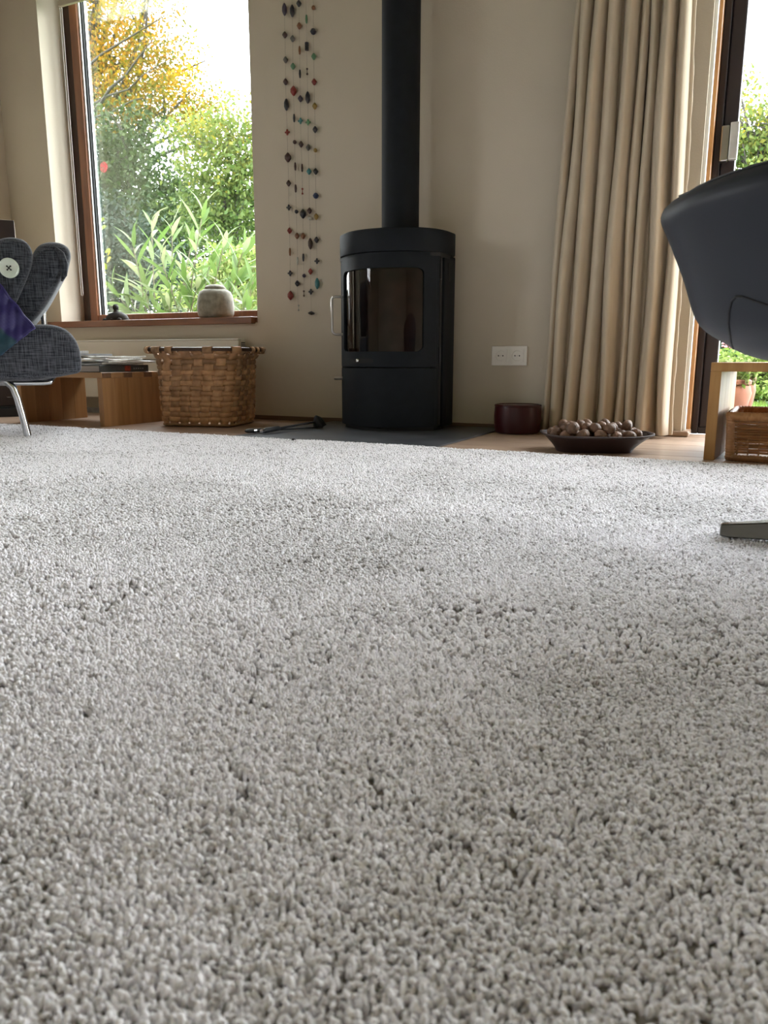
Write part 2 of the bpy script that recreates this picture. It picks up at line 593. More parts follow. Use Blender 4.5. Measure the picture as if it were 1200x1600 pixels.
# ---- glazed door
door = empty('door_1', (0, 0, 0), kind='structure')
MB().box(D0 + .0, D0 + .012, WY + .028, WY + .085, 0.022, DZ1).build('white_stop', 'whitestrip', door)
MB().box(D0 + .0, D0 + .026, WY + .085, WY + .16, 0.0, DZ1).build('jamb', 'orangewood', door, bevel=.004)
MB().box(D0 + .026, D0 + .052, WY + .145, WY + .235, 0.0, DZ1).build('fixed_frame', 'doorframe', door, bevel=.004)
MB().box(D0 + .052, D0 + .105, WY + .16, WY + .225, 0.02, DZ1).build('sash_stile', 'doorframe', door, bevel=.008)
MB().box(D0 + .052, D1, WY + .15, WY + .235, 0.0, .026).build('threshold', 'doorframe', door, bevel=.003)
MB().box(D0 + .105, D1, WY + .165, WY + .225, .026, .06).build('bottom_rail', 'doorframe', door, bevel=.004)
MB().box(D0 + .105, D1, WY + .165, WY + .225, DZ1 - .09, DZ1).build('top_rail', 'doorframe', door, bevel=.004)
MB().box(1.05, 1.13, WY + .165, WY + .225, .06, DZ1 - .09).build('middle_stile', 'doorframe', door, bevel=.004)
MB().box(D1 - .06, D1, WY + .165, WY + .225, .06, DZ1 - .09).build('sash_stile', 'doorframe', door, bevel=.004)
MB().box(D0 + .1, 1.06, WY + .19, WY + .196, .055, DZ1 - .08).build('pane', 'pane', door)
MB().box(1.12, D1 - .05, WY + .19, WY + .196, .055, DZ1 - .08).build('pane', 'pane', door)
lk = MB().box(D0 + .050, D0 + .078, WY + .128, WY + .162, 1.025, 1.15).build('door_latch', 'steel', door, bevel=.004)
MB().box(D0 + .080, D0 + .110, WY + .132, WY + .162, 1.03, 1.16).build('latch_plate', 'alu', door, bevel=.003)

# ---- simple windows out of view (they light the room)
for nm, bx in (('window_2', [(XL - .15, XL - .09, LWIN[0], LWIN[1], LWIN[2], LWIN[2] + .07), (XL - .15, XL - .09, LWIN[0], LWIN[1], LWIN[3] - .07, LWIN[3]),
                             (XL - .15, XL - .09, LWIN[0], LWIN[0] + .07, LWIN[2], LWIN[3]), (XL - .15, XL - .09, LWIN[1] - .07, LWIN[1], LWIN[2], LWIN[3]),
                             (XL - .15, XL - .09, -.04, .04, LWIN[2], LWIN[3])]),):
    w_ = empty(nm, (0, 0, 0), kind='structure')
    for q in bx:
        MB().box(*q).build('frame_bar', 'brownwood', w_, bevel=.005)

# ---- hearth plate of slate
tag(rbox(-1.78, -.94, 2.33, WY - .014, 0.0002, .006).build('hearth_plate', 'slate', bevel=.0015, seg=1),
    'dark slate hearth plate lying under the black stove', 'hearth')

# ================================================================== rug
RX0, RX1, RY0, RY1 = -3.35, 1.7, -.9, 2.29
rug = empty('rug', (0, 0, 0), label='large pale grey tufted wool rug covering the floor', cat='rug')
rbox(RX0, RX1, RY0, RY1, .0005, .0095).build('backing', 'rugback', rug)


def vnoise(x, y, s, seed):
    """smooth value noise on arrays"""
    g = np.random.default_rng(seed).random((128, 128))
    u, v = x / s + 40, y / s + 40
    i, j = np.floor(u).astype(int), np.floor(v).astype(int)
    fu, fv = u - i, v - j
    fu, fv = fu * fu * (3 - 2 * fu), fv * fv * (3 - 2 * fv)
    G = lambda a, b_: g[a % 128, b_ % 128]
    return (G(i, j) * (1 - fu) + G(i + 1, j) * fu) * (1 - fv) + (G(i, j + 1) * (1 - fu) + G(i + 1, j + 1) * fu) * fv


def rugpoints():
    P = []
    for sp, r0, r1 in ((.0030, 0, .70), (.0039, .70, 1.3), (.0056, 1.3, 9)):
        gx = np.arange(RX0 + .003, RX1 - .002, sp)
        gy = np.arange(RY0 + .003, RY1 - .002, sp)
        X, Y = np.meshgrid(gx, gy)
        X = X.ravel() + (rng.random(X.size) - .5) * sp * .9
        Y = Y.ravel() + (rng.random(Y.size) - .5) * sp * .9
        r = np.hypot(X, Y)
        # behind the camera the pile is thinned: nobody looks there
        k = (r >= r0) & (r < r1) & (Y > -.25) & (X < .85 + .3 * np.maximum(Y, 0))
        P.append(np.stack([X[k], Y[k], np.full(k.sum(), sp)], 1))
    sp = .014
    X, Y = np.meshgrid(np.arange(RX0 + .006, RX1 - .005, sp), np.arange(RY0 + .006, RY1 - .005, sp))
    X = X.ravel() + (rng.random(X.size) - .5) * sp * .6
    Y = Y.ravel() + (rng.random(Y.size) - .5) * sp * .6
    k = ~((Y > -.25) & (X < .85 + .3 * np.maximum(Y, 0)))
    P.append(np.stack([X[k], Y[k], np.full(k.sum(), sp)], 1))
    return np.concatenate(P)


P = rugpoints()
hole = vnoise(P[:, 0] + .3 * P[:, 1], P[:, 1] * 1.6, .011, 21) * .6 + vnoise(P[:, 0], P[:, 1], .13, 22) * .4
P = P[(hole < .69) | (rng.random(len(P)) < .35)]
n = len(P)
print('tufts', n)
x_, y_, sp_ = P.T
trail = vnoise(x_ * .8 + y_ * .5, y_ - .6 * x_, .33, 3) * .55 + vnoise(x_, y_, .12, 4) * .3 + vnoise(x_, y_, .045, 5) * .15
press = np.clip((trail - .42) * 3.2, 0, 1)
ang = vnoise(x_, y_, .25, 6) * 5 + vnoise(x_, y_, .05, 7) * 3 + rng.normal(0, .55, n)
tilt = .40 + .42 * press + rng.normal(0, .28, n)
s = sp_ / .0030
hgt = (1.0 - .22 * press) * (1 + rng.normal(0, .10, n))
rot = np.stack([tilt * np.cos(ang), tilt * np.sin(ang), rng.random(n) * 6.28], 1).astype(np.float32)
rad = .00178 * s * (1 + rng.normal(0, .12, n))
scl = np.stack([rad, rad * (.75 + .3 * rng.random(n)), .0040 * hgt * (1 + .35 * (s - 1))], 1).astype(np.float32)
tint = np.clip(1.0 - .26 * press + rng.normal(0, .06, n) - (rng.random(n) < .15) * .48, .02, 1).astype(np.float32)  # pressed pile tinted darker: shade of the leaning tufts put into the colour
zz = .0125 - .0022 * press + rng.normal(0, .0008, n)
me = bpy.data.meshes.new('pile')
me.vertices.add(n)
me.vertices.foreach_set('co', np.stack([x_, y_, zz], 1).astype(np.float32).ravel())
me.attributes.new('rot', 'FLOAT_VECTOR', 'POINT').data.foreach_set('vector', rot.ravel())
me.attributes.new('scl', 'FLOAT_VECTOR', 'POINT').data.foreach_set('vector', scl.ravel())
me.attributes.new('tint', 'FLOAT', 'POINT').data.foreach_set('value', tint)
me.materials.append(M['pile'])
pile = bpy.data.objects.new('pile', me)
COL.objects.link(pile)
pile.parent = rug
tag(pile, 'short looped wool pile', kind='stuff')
ng = bpy.data.node_groups.new('tufts', 'GeometryNodeTree')
ng.interface.new_socket('Geometry', in_out='INPUT', socket_type='NodeSocketGeometry')
ng.interface.new_socket('Geometry', in_out='OUTPUT', socket_type='NodeSocketGeometry')
gi, go = ng.nodes.new('NodeGroupInput'), ng.nodes.new('NodeGroupOutput')
sph = ng.nodes.new('GeometryNodeMeshUVSphere')
sph.inputs['Segments'].default_value = 7
sph.inputs['Rings'].default_value = 5
sph.inputs['Radius'].default_value = 1
sm = ng.nodes.new('GeometryNodeSetShadeSmooth')
stm = ng.nodes.new('GeometryNodeSetMaterial')
stm.inputs['Material'].default_value = M['pile']
iop = ng.nodes.new('GeometryNodeInstanceOnPoints')
na, nb = ng.nodes.new('GeometryNodeInputNamedAttribute'), ng.nodes.new('GeometryNodeInputNamedAttribute')
na.data_type = nb.data_type = 'FLOAT_VECTOR'
na.inputs['Name'].default_value = 'rot'
nb.inputs['Name'].default_value = 'scl'
e2r = ng.nodes.new('FunctionNodeEulerToRotation')
ng.links.new(sph.outputs['Mesh'], sm.inputs['Geometry'])
ng.links.new(sm.outputs['Geometry'], stm.inputs['Geometry'])
ng.links.new(gi.outputs[0], iop.inputs['Points'])
ng.links.new(stm.outputs['Geometry'], iop.inputs['Instance'])
ng.links.new(na.outputs['Attribute'], e2r.inputs['Euler'])
ng.links.new(e2r.outputs[0], iop.inputs['Rotation'])
ng.links.new(nb.outputs['Attribute'], iop.inputs['Scale'])
ng.links.new(iop.outputs['Instances'], go.inputs[0])
pile.modifiers.new('tufts', 'NODES').node_group = ng

sc_ = MB().grid(lambda u, v: ((u - .5) * .018 * (1 - .5 * abs(2 * v - 1)), (v - .5) * .012, .003 * math.sin(3 * u) + .002 * math.sin(5 * v)), 6, 5).build('leaf_scrap', 'bark', smooth='all', solid=.001)
sc_.location = (-1.42, 2.235, .0185)
tag(sc_, 'tiny dry leaf scrap on the rug in front of the shovel', 'leaf scrap')

# ================================================================== stove
SX, SY = -1.372, 2.905
stove = empty('wood_stove', (SX, SY, .006), label='black wood stove with curved glass door and tall flue pipe', cat='stove')


def plan(w, sag, back, n=28, r=.05, off=0):
    """stove plan: bowed front, straight sides, rounded back corners (counter-clockwise)"""
    pts = []
    for i in range(n + 1):
        t = -1 + 2 * i / n
        pts.append((w * math.sin(t * PI / 2 * .999) if False else w * t, -sag * (1 - abs(t) ** 2.15) + off))
    for i in range(7):
        a = i / 6 * PI / 2
        pts.append((w - r + r * math.cos(a), back - r + r * math.sin(a)))
    for i in range(7):
        a = PI / 2 + i / 6 * PI / 2
        pts.append((-w + r + r * math.cos(a), back - r + r * math.sin(a)))
    return pts




def oval(w, front, back, n=72, e=2.2, off=.10):
    pts = []
    for i in range(n):
        a = 2 * PI * i / n
        c_, s_ = math.cos(a), math.sin(a)
        d = back if s_ > 0 else front
        pts.append((w * math.copysign(abs(c_) ** (2 / e), c_), off + (d - off if s_ > 0 else d + off) * math.copysign(abs(s_) ** (2 / e), s_)))
    return pts


SAG, SW = .125, .222


def arc(t, dr=0.0):
    """point on the bowed front, t in -1..1, moved outward by dr"""
    x = SW * t
    y = -SAG * (1 - abs(t) ** 2.15)
    dx, dy = SW, SAG * 2.15 * abs(t) ** 1.15 * (1 if t > 0 else -1)
    nl = math.hypot(dx, dy)
    return Vector((x + dr * dy / nl, y - dr * dx / nl, 0))


MB().prism(oval(.243, .128, .222), .700, .784).build('top_band', 'stove', stove, smooth=35, bevel=.003)
MB().prism(oval(.228, .115, .208), .784, .789).build('top_plate', 'stove', stove, smooth=35)
MB().prism(plan(.225, .115, .17, r=.07), .686, .700).build('shadow_gap', 'stovedark', stove, smooth=35)
# shell: sides and back of the body
for s_ in (-1, 1):
    bx = MB()
    bx.box(min(s_ * .200, s_ * .224), max(s_ * .200, s_ * .224), .050, .175, .012, .700)
    bx.build('side_panel', 'stove', stove, bevel=.006, smooth=35)
    MB().box(min(s_ * .190, s_ * .214), max(s_ * .190, s_ * .214), -.010, .10, .02, .686).build('inner_wall', 'stovedark', stove)
    MB().tube([(s_ * .214, .025, .02), (s_ * .214, .025, .69)], .009, 8).build('corner_rod', 'stovedark', stove, smooth=True)
MB().box(-.22, .22, .150, .175, .012, .700).build('back_panel', 'stovedark', stove, bevel=.004)
MB().prism(plan(.205, .105, .14, r=.03), .0, .022).build('plinth', 'stovedark', stove, smooth=35)
MB().prism(plan(.200, .100, .14, r=.03), .236, .262).build('firebox_floor', 'stovedark', stove, smooth=35)
# firebox lining
MB().box(-.185, .185, .10, .148, .262, .68).build('firebrick', 'fireclay', stove, bevel=.004)
for s_ in (-1, 1):
    for k in range(2):
        MB().box(min(s_ * .155, s_ * .188), max(s_ * .155, s_ * .188), -.02 + k * .061, .039 + k * .061, .262, .66).build('firebrick', 'fireclay', stove, bevel=.003)
MB().prism(plan(.19, .095, .13, r=.03), .66, .686).build('baffle', 'fireclay', stove)
MB().grid(lambda u, v: (-.15 + .3 * u, -.07 + .16 * v, .263 + .03 * math.sin(PI * u) * math.sin(PI * v) + .006 * random.random()), 16, 10).build('ash_bed', 'ash', stove)
# door with rounded window
Z0, Z1 = .258, .698
GZ0, GZ1 = .318, .640
GT0, GT1 = -.86, .80
DT0, DT1 = -1.0, 1.0


def door_ring():
    mb = MB()
    cu, cz = (GT0 + GT1) / 2, (GZ0 + GZ1) / 2
    hu, hz = (GT1 - GT0) / 2, (GZ1 - GZ0) / 2
    inner = []
    rz_, ru_ = .022, .022 / SW
    for (sx, sz, a0) in ((1, 1, 0), (-1, 1, PI / 2), (-1, -1, PI), (1, -1, 3 * PI / 2)):
        for i in range(7):
            a = a0 + i / 6 * PI / 2
            inner.append((cu + sx * (hu - ru_) + ru_ * math.cos(a), cz + sz * (hz - rz_) + rz_ * math.sin(a)))
    # subdivide long runs
    dense = []
    for i in range(len(inner)):
        p, q = inner[i], inner[(i + 1) % len(inner)]
        L_ = math.hypot((q[0] - p[0]) * SW, q[1] - p[1])
        k = max(1, int(L_ / .012))
        for j in range(k):
            dense.append((p[0] + (q[0] - p[0]) * j / k, p[1] + (q[1] - p[1]) * j / k))
    outer = []
    for (u, z) in dense:
        du, dz = (u - cu) / hu, (z - cz) / hz
        m = max(abs(du), abs(dz))
        du, dz = du / m, dz / m
        ou = cu + (du * (DT1 - cu) if du > 0 else du * (cu - DT0))
        oz = cz + (dz * (Z1 - cz) if dz > 0 else dz * (cz - Z0))
        outer.append((ou, oz))
    R_ = 6
    N_ = len(dense)
    layers = []
    for dr in (0, -.018):
        idx = []
        for r in range(R_ + 1):
            f_ = r / R_
            row_ = []
            for (o_, i_) in zip(outer, dense):
                u, z = o_[0] + (i_[0] - o_[0]) * f_, o_[1] + (i_[1] - o_[1]) * f_
                p = arc(max(-1, min(1, u)), dr)
                row_.append(len(mb.v))
                mb.v.append((p.x, p.y, z))
            idx.append(row_)
        layers.append(idx)
    for li, idx in enumerate(layers):
        for r in range(R_):
            for j in range(N_):
                k = (j + 1) % N_
                q = (idx[r][j], idx[r][k], idx[r + 1][k], idx[r + 1][j])
                mb.f.append(q if li == 0 else q[::-1])
    for r in (0, R_):
        for j in range(N_):
            k = (j + 1) % N_
            mb.f.append((layers[0][r][j], layers[1][r][j], layers[1][r][k], layers[0][r][k]))
    return mb


dr_ = door_ring().build('door', 'stove', stove, smooth=35)


def gl(u, v):
    p = arc(GT0 - .03 + (GT1 - GT0 + .06) * u, -.008)
    return (p.x, p.y, GZ0 - .008 + (GZ1 - GZ0 + .016) * v)


MB().grid(gl, 40, 2).build('glass', 'stoveglass', dr_, smooth='all')
# handle: steel loop at the left of the door
h0 = arc(-.93, 0)
hn = (arc(-.93, 1) - arc(-.93, 0)).normalized()
hv = Vector((-.75, -.66, 0)).normalized()
pts = []
for (q, z) in ((0, .550), (.030, .550), (.040, .546), (.045, .537), (.045, .410), (.040, .401), (.030, .397), (0, .397)):
    pts.append(h0 + hv * q + Vector((0, 0, z - .006)))
MB().tube(pts, .0052, 10).build('door_handle', 'steel', dr_, smooth=True)
# air slot with knob
MB().grid(lambda u, v: tuple(arc(-.62 + .58 * u, .0012) + Vector((0, 0, .272 + .018 * v))), 12, 2).build('air_slot', 'dark', dr_)
kn = arc(-.37, .006)
MB().lathe([(0, -.008), (.0065, -.006), (.0085, 0), (.0065, .006), (0, .008)], 10, (kn.x, kn.y, .283)).build('air_knob', 'chrome', dr_, smooth=True)
# lower drawer front


def lower(u, v):
    p = arc(-1 + 2 * u, 0)
    return (p.x, p.y, .016 + .236 * v)


lo_ = MB().grid(lower, 40, 3)
lo_.grid(lambda u, v: tuple(arc(-1 + 2 * u, -.018 * v) + Vector((0, 0, .252))), 40, 2)
lo_.build('log_drawer', 'stove', stove, smooth=35)
pg = arc(-.97, 0)
MB().tube([pg + Vector((.0, 0, .208)), pg + hv * .032 + Vector((0, 0, .208)), pg + hv * .036 + Vector((0, 0, .208))], [.007, .007, .005], 8).build('drawer_peg', 'steel', stove, smooth=True)
for z0, z1 in ((.60, .672), (.27, .335)):
    MB().tube([(.224, .012, z0), (.224, .012, z1)], .0045, 8).build('hinge_pin', 'iron', stove, smooth=True)
for z0, z1 in ((.60, .67), (.05, .13)):
    MB().box(.2235, .2255, .09, .115, z0, z1).build('side_slot', 'dark', stove)
MB().tube([(.012, .085, .785), (.012, .085, 1.5), (.012, .085, CEIL - .006)], .0765, 40).build('flue_pipe', 'stove', stove, smooth=40)
MB().lathe([(.0765, 0), (.080, .001), (.080, .006), (.0765, .007)], 40, (.012, .085, .789)).build('flue_collar', 'stove', stove, smooth=35)
# ceiling rosette
MB().lathe([(.078, -.02), (.12, -.018), (.125, 0)], 40, (.012, .085, CEIL - .0065)).build('flue_rosette', 'stove', stove, smooth=35)

# ---- fire tools on the hearth
sh = empty('fire_shovel', (0, 0, 0), label='black iron hearth shovel lying with its pan raised beside the stove', cat='fire tool')
A, B_ = Vector((-1.655, 2.785, .033)), Vector((-1.705, 2.465, .019))
MB().tube([A, A.lerp(B_, .5), A.lerp(B_, .72)], .0045, 8).build('rod', 'iron', sh, smooth=True)
MB().tube([A.lerp(B_, .70), A.lerp(B_, .73), A.lerp(B_, .97), B_], [.006, .010, .010, .006], 10).build('grip', 'iron', sh, smooth=True)
MB().tube([A.lerp(B_, .965), A.lerp(B_, 1.03)], .0085, 10).build('ferrule', 'chrome', sh, smooth=True)
mb = MB()
mb.grid(lambda u, v: (-1.668 + .046 * u, 2.785 + .028 * v - .012 * (1 - (2 * u - 1) ** 2), .0085 + .052 * (1 - abs(2 * u - .9) ** 2 * .75) * (1 - .25 * v) + .006 * v), 9, 5)
mb.grid(lambda u, v: (-1.668 + .046 * u, 2.785 - .012 * (1 - (2 * u - 1) ** 2), .0085 + (.052 * (1 - abs(2 * u - .9) ** 2 * .75)) * v), 9, 3)
mb.build('pan', 'iron', sh, smooth=35, solid=.003)
pk = empty('fire_poker', (0, 0, 0), label='thin black iron poker lying under the shovel on the hearth', cat='fire tool')
A2, B2 = Vector((-1.64, 2.77, .011)), Vector((-1.765, 2.43, .0185))
MB().tube([A2, A2.lerp(B2, .7)], .004, 8).build('rod', 'iron', pk, smooth=True)
MB().tube([A2.lerp(B2, .7), A2.lerp(B2, .73), A2.lerp(B2, .97), B2], [.005, .008, .008, .004], 10).build('grip', 'iron', pk, smooth=True)
MB().tube([A2.lerp(B2, .86), A2.lerp(B2, .90)], .0092, 10).build('ferrule', 'chrome', pk, smooth=True)

# ================================================================== radiator
rad_ = empty('radiator', (0, 0, 0), label='long white panel radiator under the window sill', cat='radiator')
MB().box(-3.70, -2.27, 3.098, 3.112, .292, .386).build('front_panel', 'white', rad_, bevel=.004)
MB().box(-3.70, -2.27, 3.098, 3.112, .088, .288).build('front_panel', 'white', rad_, bevel=.004)
MB().box(-3.70, -2.27, 3.094, 3.150, .386, .392).build('top_cover', 'whitestrip', rad_, bevel=.002)
MB().box(-2.283, -2.268, 3.112, 3.150, .10, .386).build('end_panel', 'white', rad_, bevel=.003)
MB().box(-3.70, -3.685, 3.112, 3.150, .10, .386).build('end_panel', 'white', rad_, bevel=.003)
MB().box(-3.68, -2.285, 3.125, 3.140, .10, .38).build('convector', 'mag', rad_)
for k in range(3):
    MB().box(-2.2679, -2.2665, 3.116, 3.146, .355 + .008 * k, .359 + .008 * k).build('vent_slot', 'dark', rad_)
for x in (-3.5, -2.5):
    MB().box(x - .02, x + .02, 3.14, 3.17, .12, .37).build('bracket', 'white', rad_)
MB().box(-3.62, -2.4, 3.13, 3.155, .0, .028).build('foot_pipe', 'mag', rad_)

# ================================================================== double socket
so = empty('double_socket', (-.9318, WY, .309), label='white double power socket on the wall right of the stove', cat='socket')
MB().box(-.0765, .0765, -.010, 0, -.0405, .0405).build('frame', 'socket', so, bevel=.003)
for k, cx in enumerate((-.0357, .0357)):
    ins = MB()
    R_ = .0215
    # square insert with a round well
    n_ = 32
    ring = []
    for i in range(n_):
        a = 2 * PI * i / n_
        c_, s__ = math.cos(a), math.sin(a)
        m_ = max(abs(c_), abs(s__))
        ring.append((cx + .0275 * c_ / m_, -.0135, .0275 * s__ / m_))
    o_ = len(ins.v)
    ins.v += ring + [(p[0], -.0095, p[2]) for p in ring]
    ins.v += [(cx + R_ * math.cos(2 * PI * i / n_), -.0135, R_ * math.sin(2 * PI * i / n_)) for i in range(n_)]
    ins.v += [(cx + R_ * .95 * math.cos(2 * PI * i / n_), -.0105, R_ * .95 * math.sin(2 * PI * i / n_)) for i in range(n_)]
    for i in range(n_):
        j = (i + 1) % n_
        ins.f += [(i, j, n_ + j, n_ + i), (i, j, 2 * n_ + j, 2 * n_ + i), (2 * n_ + i, 2 * n_ + j, 3 * n_ + j, 3 * n_ + i)]
    ins.f.append(tuple(3 * n_ + i for i in range(n_)))
    io = ins.build('socket_insert', 'socket', so)
    for q in (-.0095, .0095):
        MB().tube([(cx + q, -.0098, 0), (cx + q, -.0112, 0)], .0028, 12).build('pin_hole', 'dark', io)
    MB().tube([(cx, -.0098, 0), (cx, -.0114, 0)], .0016, 10).build('earth_pin', 'steel', io)

# ================================================================== hanging bead strings
strings = [
    [(203, 48, 'L', 'v'), (205, 175, 'd', 'b'), (209, 300, 'd', 'g'), (209, 410, 'd', 'b'), (213, 524, 'L', 'n'), (218, 662, 'x', 'r'), (221, 788, 'D', 'b'), (225, 917, 'd', 'b'), (226, 1038, 'x', 'n'), (230, 1154, 'd', 'r'), (232, 1260, 't', 'o'), (233, 1367, 'x', 'n'), (235, 1478, 'D', 'r')],
    [(242, 55, 'L', 'n'), (244, 194, 'd', 'g'), (246, 332, 'd', 'e'), (249, 455, 'D', 'r'), (252, 591, 't', 'n'), (255, 711, 's', 'b'), (258, 833, 't', 'b'), (260, 943, 't', 'b'), (264, 1059, 's', 'n'), (267, 1180, 'd', 'o'), (270, 1305, 't', 'w'), (269, 1418, 'd', 'n'), (275, 1540, 'p', 'w')],
    [(275, 18, 'd', 'n'), (277, 130, 'd', 'o'), (279, 252, 't', 'o'), (281, 370, 't', 'n'), (283, 494, 'd', 'v'), (284, 605, 'x', 't'), (287, 722, 'd', 'b'), (292, 840, 't', 'b'), (294, 957, 'p', 'r'), (297, 1070, 'D', 'n'), (298, 1180, 'd', 'o'), (299, 1288, 't', 'n'), (303, 1379, 's', 'v'), (302, 1468, 'p', 'b')],
    [(313, 96, 't', 'e'), (315, 233, 'c', 'n'), (317, 358, 'p', 'b'), (320, 488, 'L', 'n'), (322, 612, 'x', 'e'), (323, 738, 'd', 'g'), (327, 858, 'd', 't'), (330, 1054, 'd', 'b'), (331, 1092, 's', 'w'), (334, 1219, 'L', 'b'), (335, 1358, 'd', 'r'), (337, 1459, 'x', 'n'), (339, 1566, 'f', 'n')],
    [(348, 39, 's', 'o'), (347, 158, 'o', 'n'), (350, 283, 'd', 'e'), (352, 410, 'd', 'r'), (355, 531, 'd', 'y'), (357, 648, 'd', 'n'), (358, 752, 's', 'y'), (360, 858, 'd', 'n'), (361, 979, 'o', 'u'), (363, 1084, 'd', 'y'), (365, 1200, 'd', 'n'), (367, 1306, 'x', 'n'), (368, 1418, 'L', 't')],
]
beadcol = {'v': (.045, .035, .06), 'b': (.055, .026, .022), 'g': (.10, .095, .085), 'n': (.018, .018, .026), 'r': (.20, .022, .016), 'o': (.19, .075, .03),
           'e': (.09, .21, .11), 't': (.045, .19, .20), 'w': (.42, .42, .38), 'y': (.26, .17, .04), 'u': (.03, .05, .12)}
for k, c_ in beadcol.items():
    M['bead_' + k] = pm('bead_' + k, c_, tuple(min(1, q * 1.3) for q in c_), .3, scale=120, coat=.3)
prof = {'d': [(.0, -.0135), (.0035, -.011), (.0095, -.001), (.0085, .003), (.0035, .011), (0, .0135)],
        'D': [(0, -.020), (.004, -.017), (.0115, -.006), (.0115, .006), (.004, .017), (0, .020)],
        'L': [(0, -.024), (.004, -.020), (.0085, -.008), (.0085, .008), (.004, .020), (0, .024)],
        't': [(0, -.017), (.003, -.014), (.0045, 0), (.003, .014), (0, .017)],
        'c': [(0, -.015), (.007, -.014), (.007, .014), (0, .015)],
        's': [(0, -.0085), (.005, -.006), (.0075, 0), (.005, .006), (0, .0085)],
        'o': [(0, -.0125), (.007, -.009), (.0115, 0), (.007, .009), (0, .0125)],
        'f': [(0, -.008), (.008, -.005), (.0135, 0), (.008, .005), (0, .008)],
        'p': [(0, -.014), (.0035, -.012), (.0035, -.007), (.0012, -.005), (.0012, .005), (.0035, .007), (.0035, .012), (0, .014)]}
names5 = ['leftmost', 'second', 'middle', 'fourth', 'rightmost']
blabel = ['leftmost bead string on the wall, nearest the window', 'second bead string from the window on the wall',
          'middle one of the five bead strings on the wall', 'fourth bead string from the window, ending in a flat dark bead',
          'rightmost bead string on the wall, nearest the stove pipe']
bmesh_cache = {}
for si, st in enumerate(strings):
    top = at(380 + st[0][0] / 3.2 - 4, 0, WY - .014)
    root = empty('bead_string', (top.x, WY, 2.28), label=blabel[si], cat='bead string', group='hanging bead strings')
    pts = [Vector((top.x, WY - .014, 2.28))] + [at(380 + q[0] / 3.2, q[1] / 3.2, WY - .014) for q in st]
    MB().tube([p - root.location for p in pts], .0005, 5).build('cord', 'cord', root)
    MB().tube([(0, 0, 0), (0, -.018, .004)], .003, 8).build('nail', 'steel', root)
    for (bx_, by_, shp, c_) in st:
        p = at(380 + bx_ / 3.2, by_ / 3.2, WY - .014) - root.location
        key = (shp, c_)
        if key not in bmesh_cache:
            mb = MB()
            if shp == 'x':
                mb.lathe([(0, -.0125), (.003, -.011), (.0045, -.004), (.0045, .004), (.003, .011), (0, .0125)], 10)
                for sgn in (-1, 1):
                    mb.lathe([(0, -.0045), (.0045, -.002), (.0045, .002), (0, .0045)], 8, (sgn * .006, 0, 0))
            else:
                mb.lathe(prof[shp], 12)
            bmesh_cache[key] = mb.mesh('bead', 'bead_' + c_, smooth=50)
        inst('bead', bmesh_cache[key], root, p, None, (1.25, 1.25, 1.1))

# ================================================================== roller blind + chain
bl = empty('roller_blind', (0, 0, 0), label='beige roller blind rolled up at the top of the window', cat='blind')
MB().tube([(-3.46, 3.285, 2.275), (-2.25, 3.285, 2.275)], .035, 24).build('roll', 'blind', bl, smooth=40)
MB().box(-3.45, -2.26, 3.2495, 3.2505, 2.13, 2.275).build('blind_cloth', 'blind', bl)
MB().box(-3.455, -2.255, 3.241, 3.259, 2.105, 2.132).build('bottom_bar', 'blind', bl, bevel=.004)
for x in (-3.475, -2.235):
    MB().box(x - .012, x + .012, 3.24, 3.33, 2.235, 2.36).build('bracket', 'white', bl, bevel=.003)
ch = []
xs, yc = -3.466, 3.272
for i in range(60):
    ch.append((xs - .007, yc, 2.28 - i * (2.28 - .66) / 59))
for i in range(7):
    a = PI + i / 6 * PI
    ch.append((xs + .007 * math.cos(a), yc, .655 + .010 * math.sin(a)))
for i in range(60):
    ch.append((xs + .007, yc, .66 + i * (2.28 - .66) / 59))
MB().tube(ch, .0020, 6).build('pull_chain', 'chain', bl, smooth=True)

# ================================================================== things on the sill
jr = empty('stoneware_jar', (-2.505, 3.235, .497), label='round speckled stoneware jar with a flat lid on the window sill', cat='jar')
MB().lathe([(.070, 0), (.082, .005), (.091, .022), (.0935, .05), (.091, .085), (.086, .115), (.077, .133), (.062, .141)], 40).build('body', 'stone', jr, smooth=True)
MB().lathe([(.050, .1405), (.053, .146), (.052, .155), (.042, .163), (.024, .167), (0, .168)], 40).build('lid', 'stone', jr, smooth=True)
fg = empty('figurine', (-3.135, 3.19, .497), label='small dark figurine with domed body and round head on the sill', cat='figurine')
MB().lathe([(.076, 0), (.077, .008), (.066, .026), (.045, .040), (.022, .046), (0, .047)], 28, (0, 0, 0), 1, .55).build('body', 'figure', fg, smooth=50)
MB().lathe([(.014, .040), (.012, .054), (.011, .058)], 16, (-.006, 0, 0)).build('neck', 'figure', fg, smooth=True)
MB().lathe([(0, -.017), (.010, -.014), (.0165, -.004), (.0165, .005), (.010, .014), (0, .017)], 18, (-.006, 0, .070)).build('head', 'figure', fg, smooth='all')
for x in (-.055, .0, .05):
    MB().lathe([(.012, 0), (.013, .006), (.008, .012), (0, .013)], 12, (x, -.034, 0)).build('foot', 'figure', fg, smooth=True)

# ================================================================== bench with papers (left)


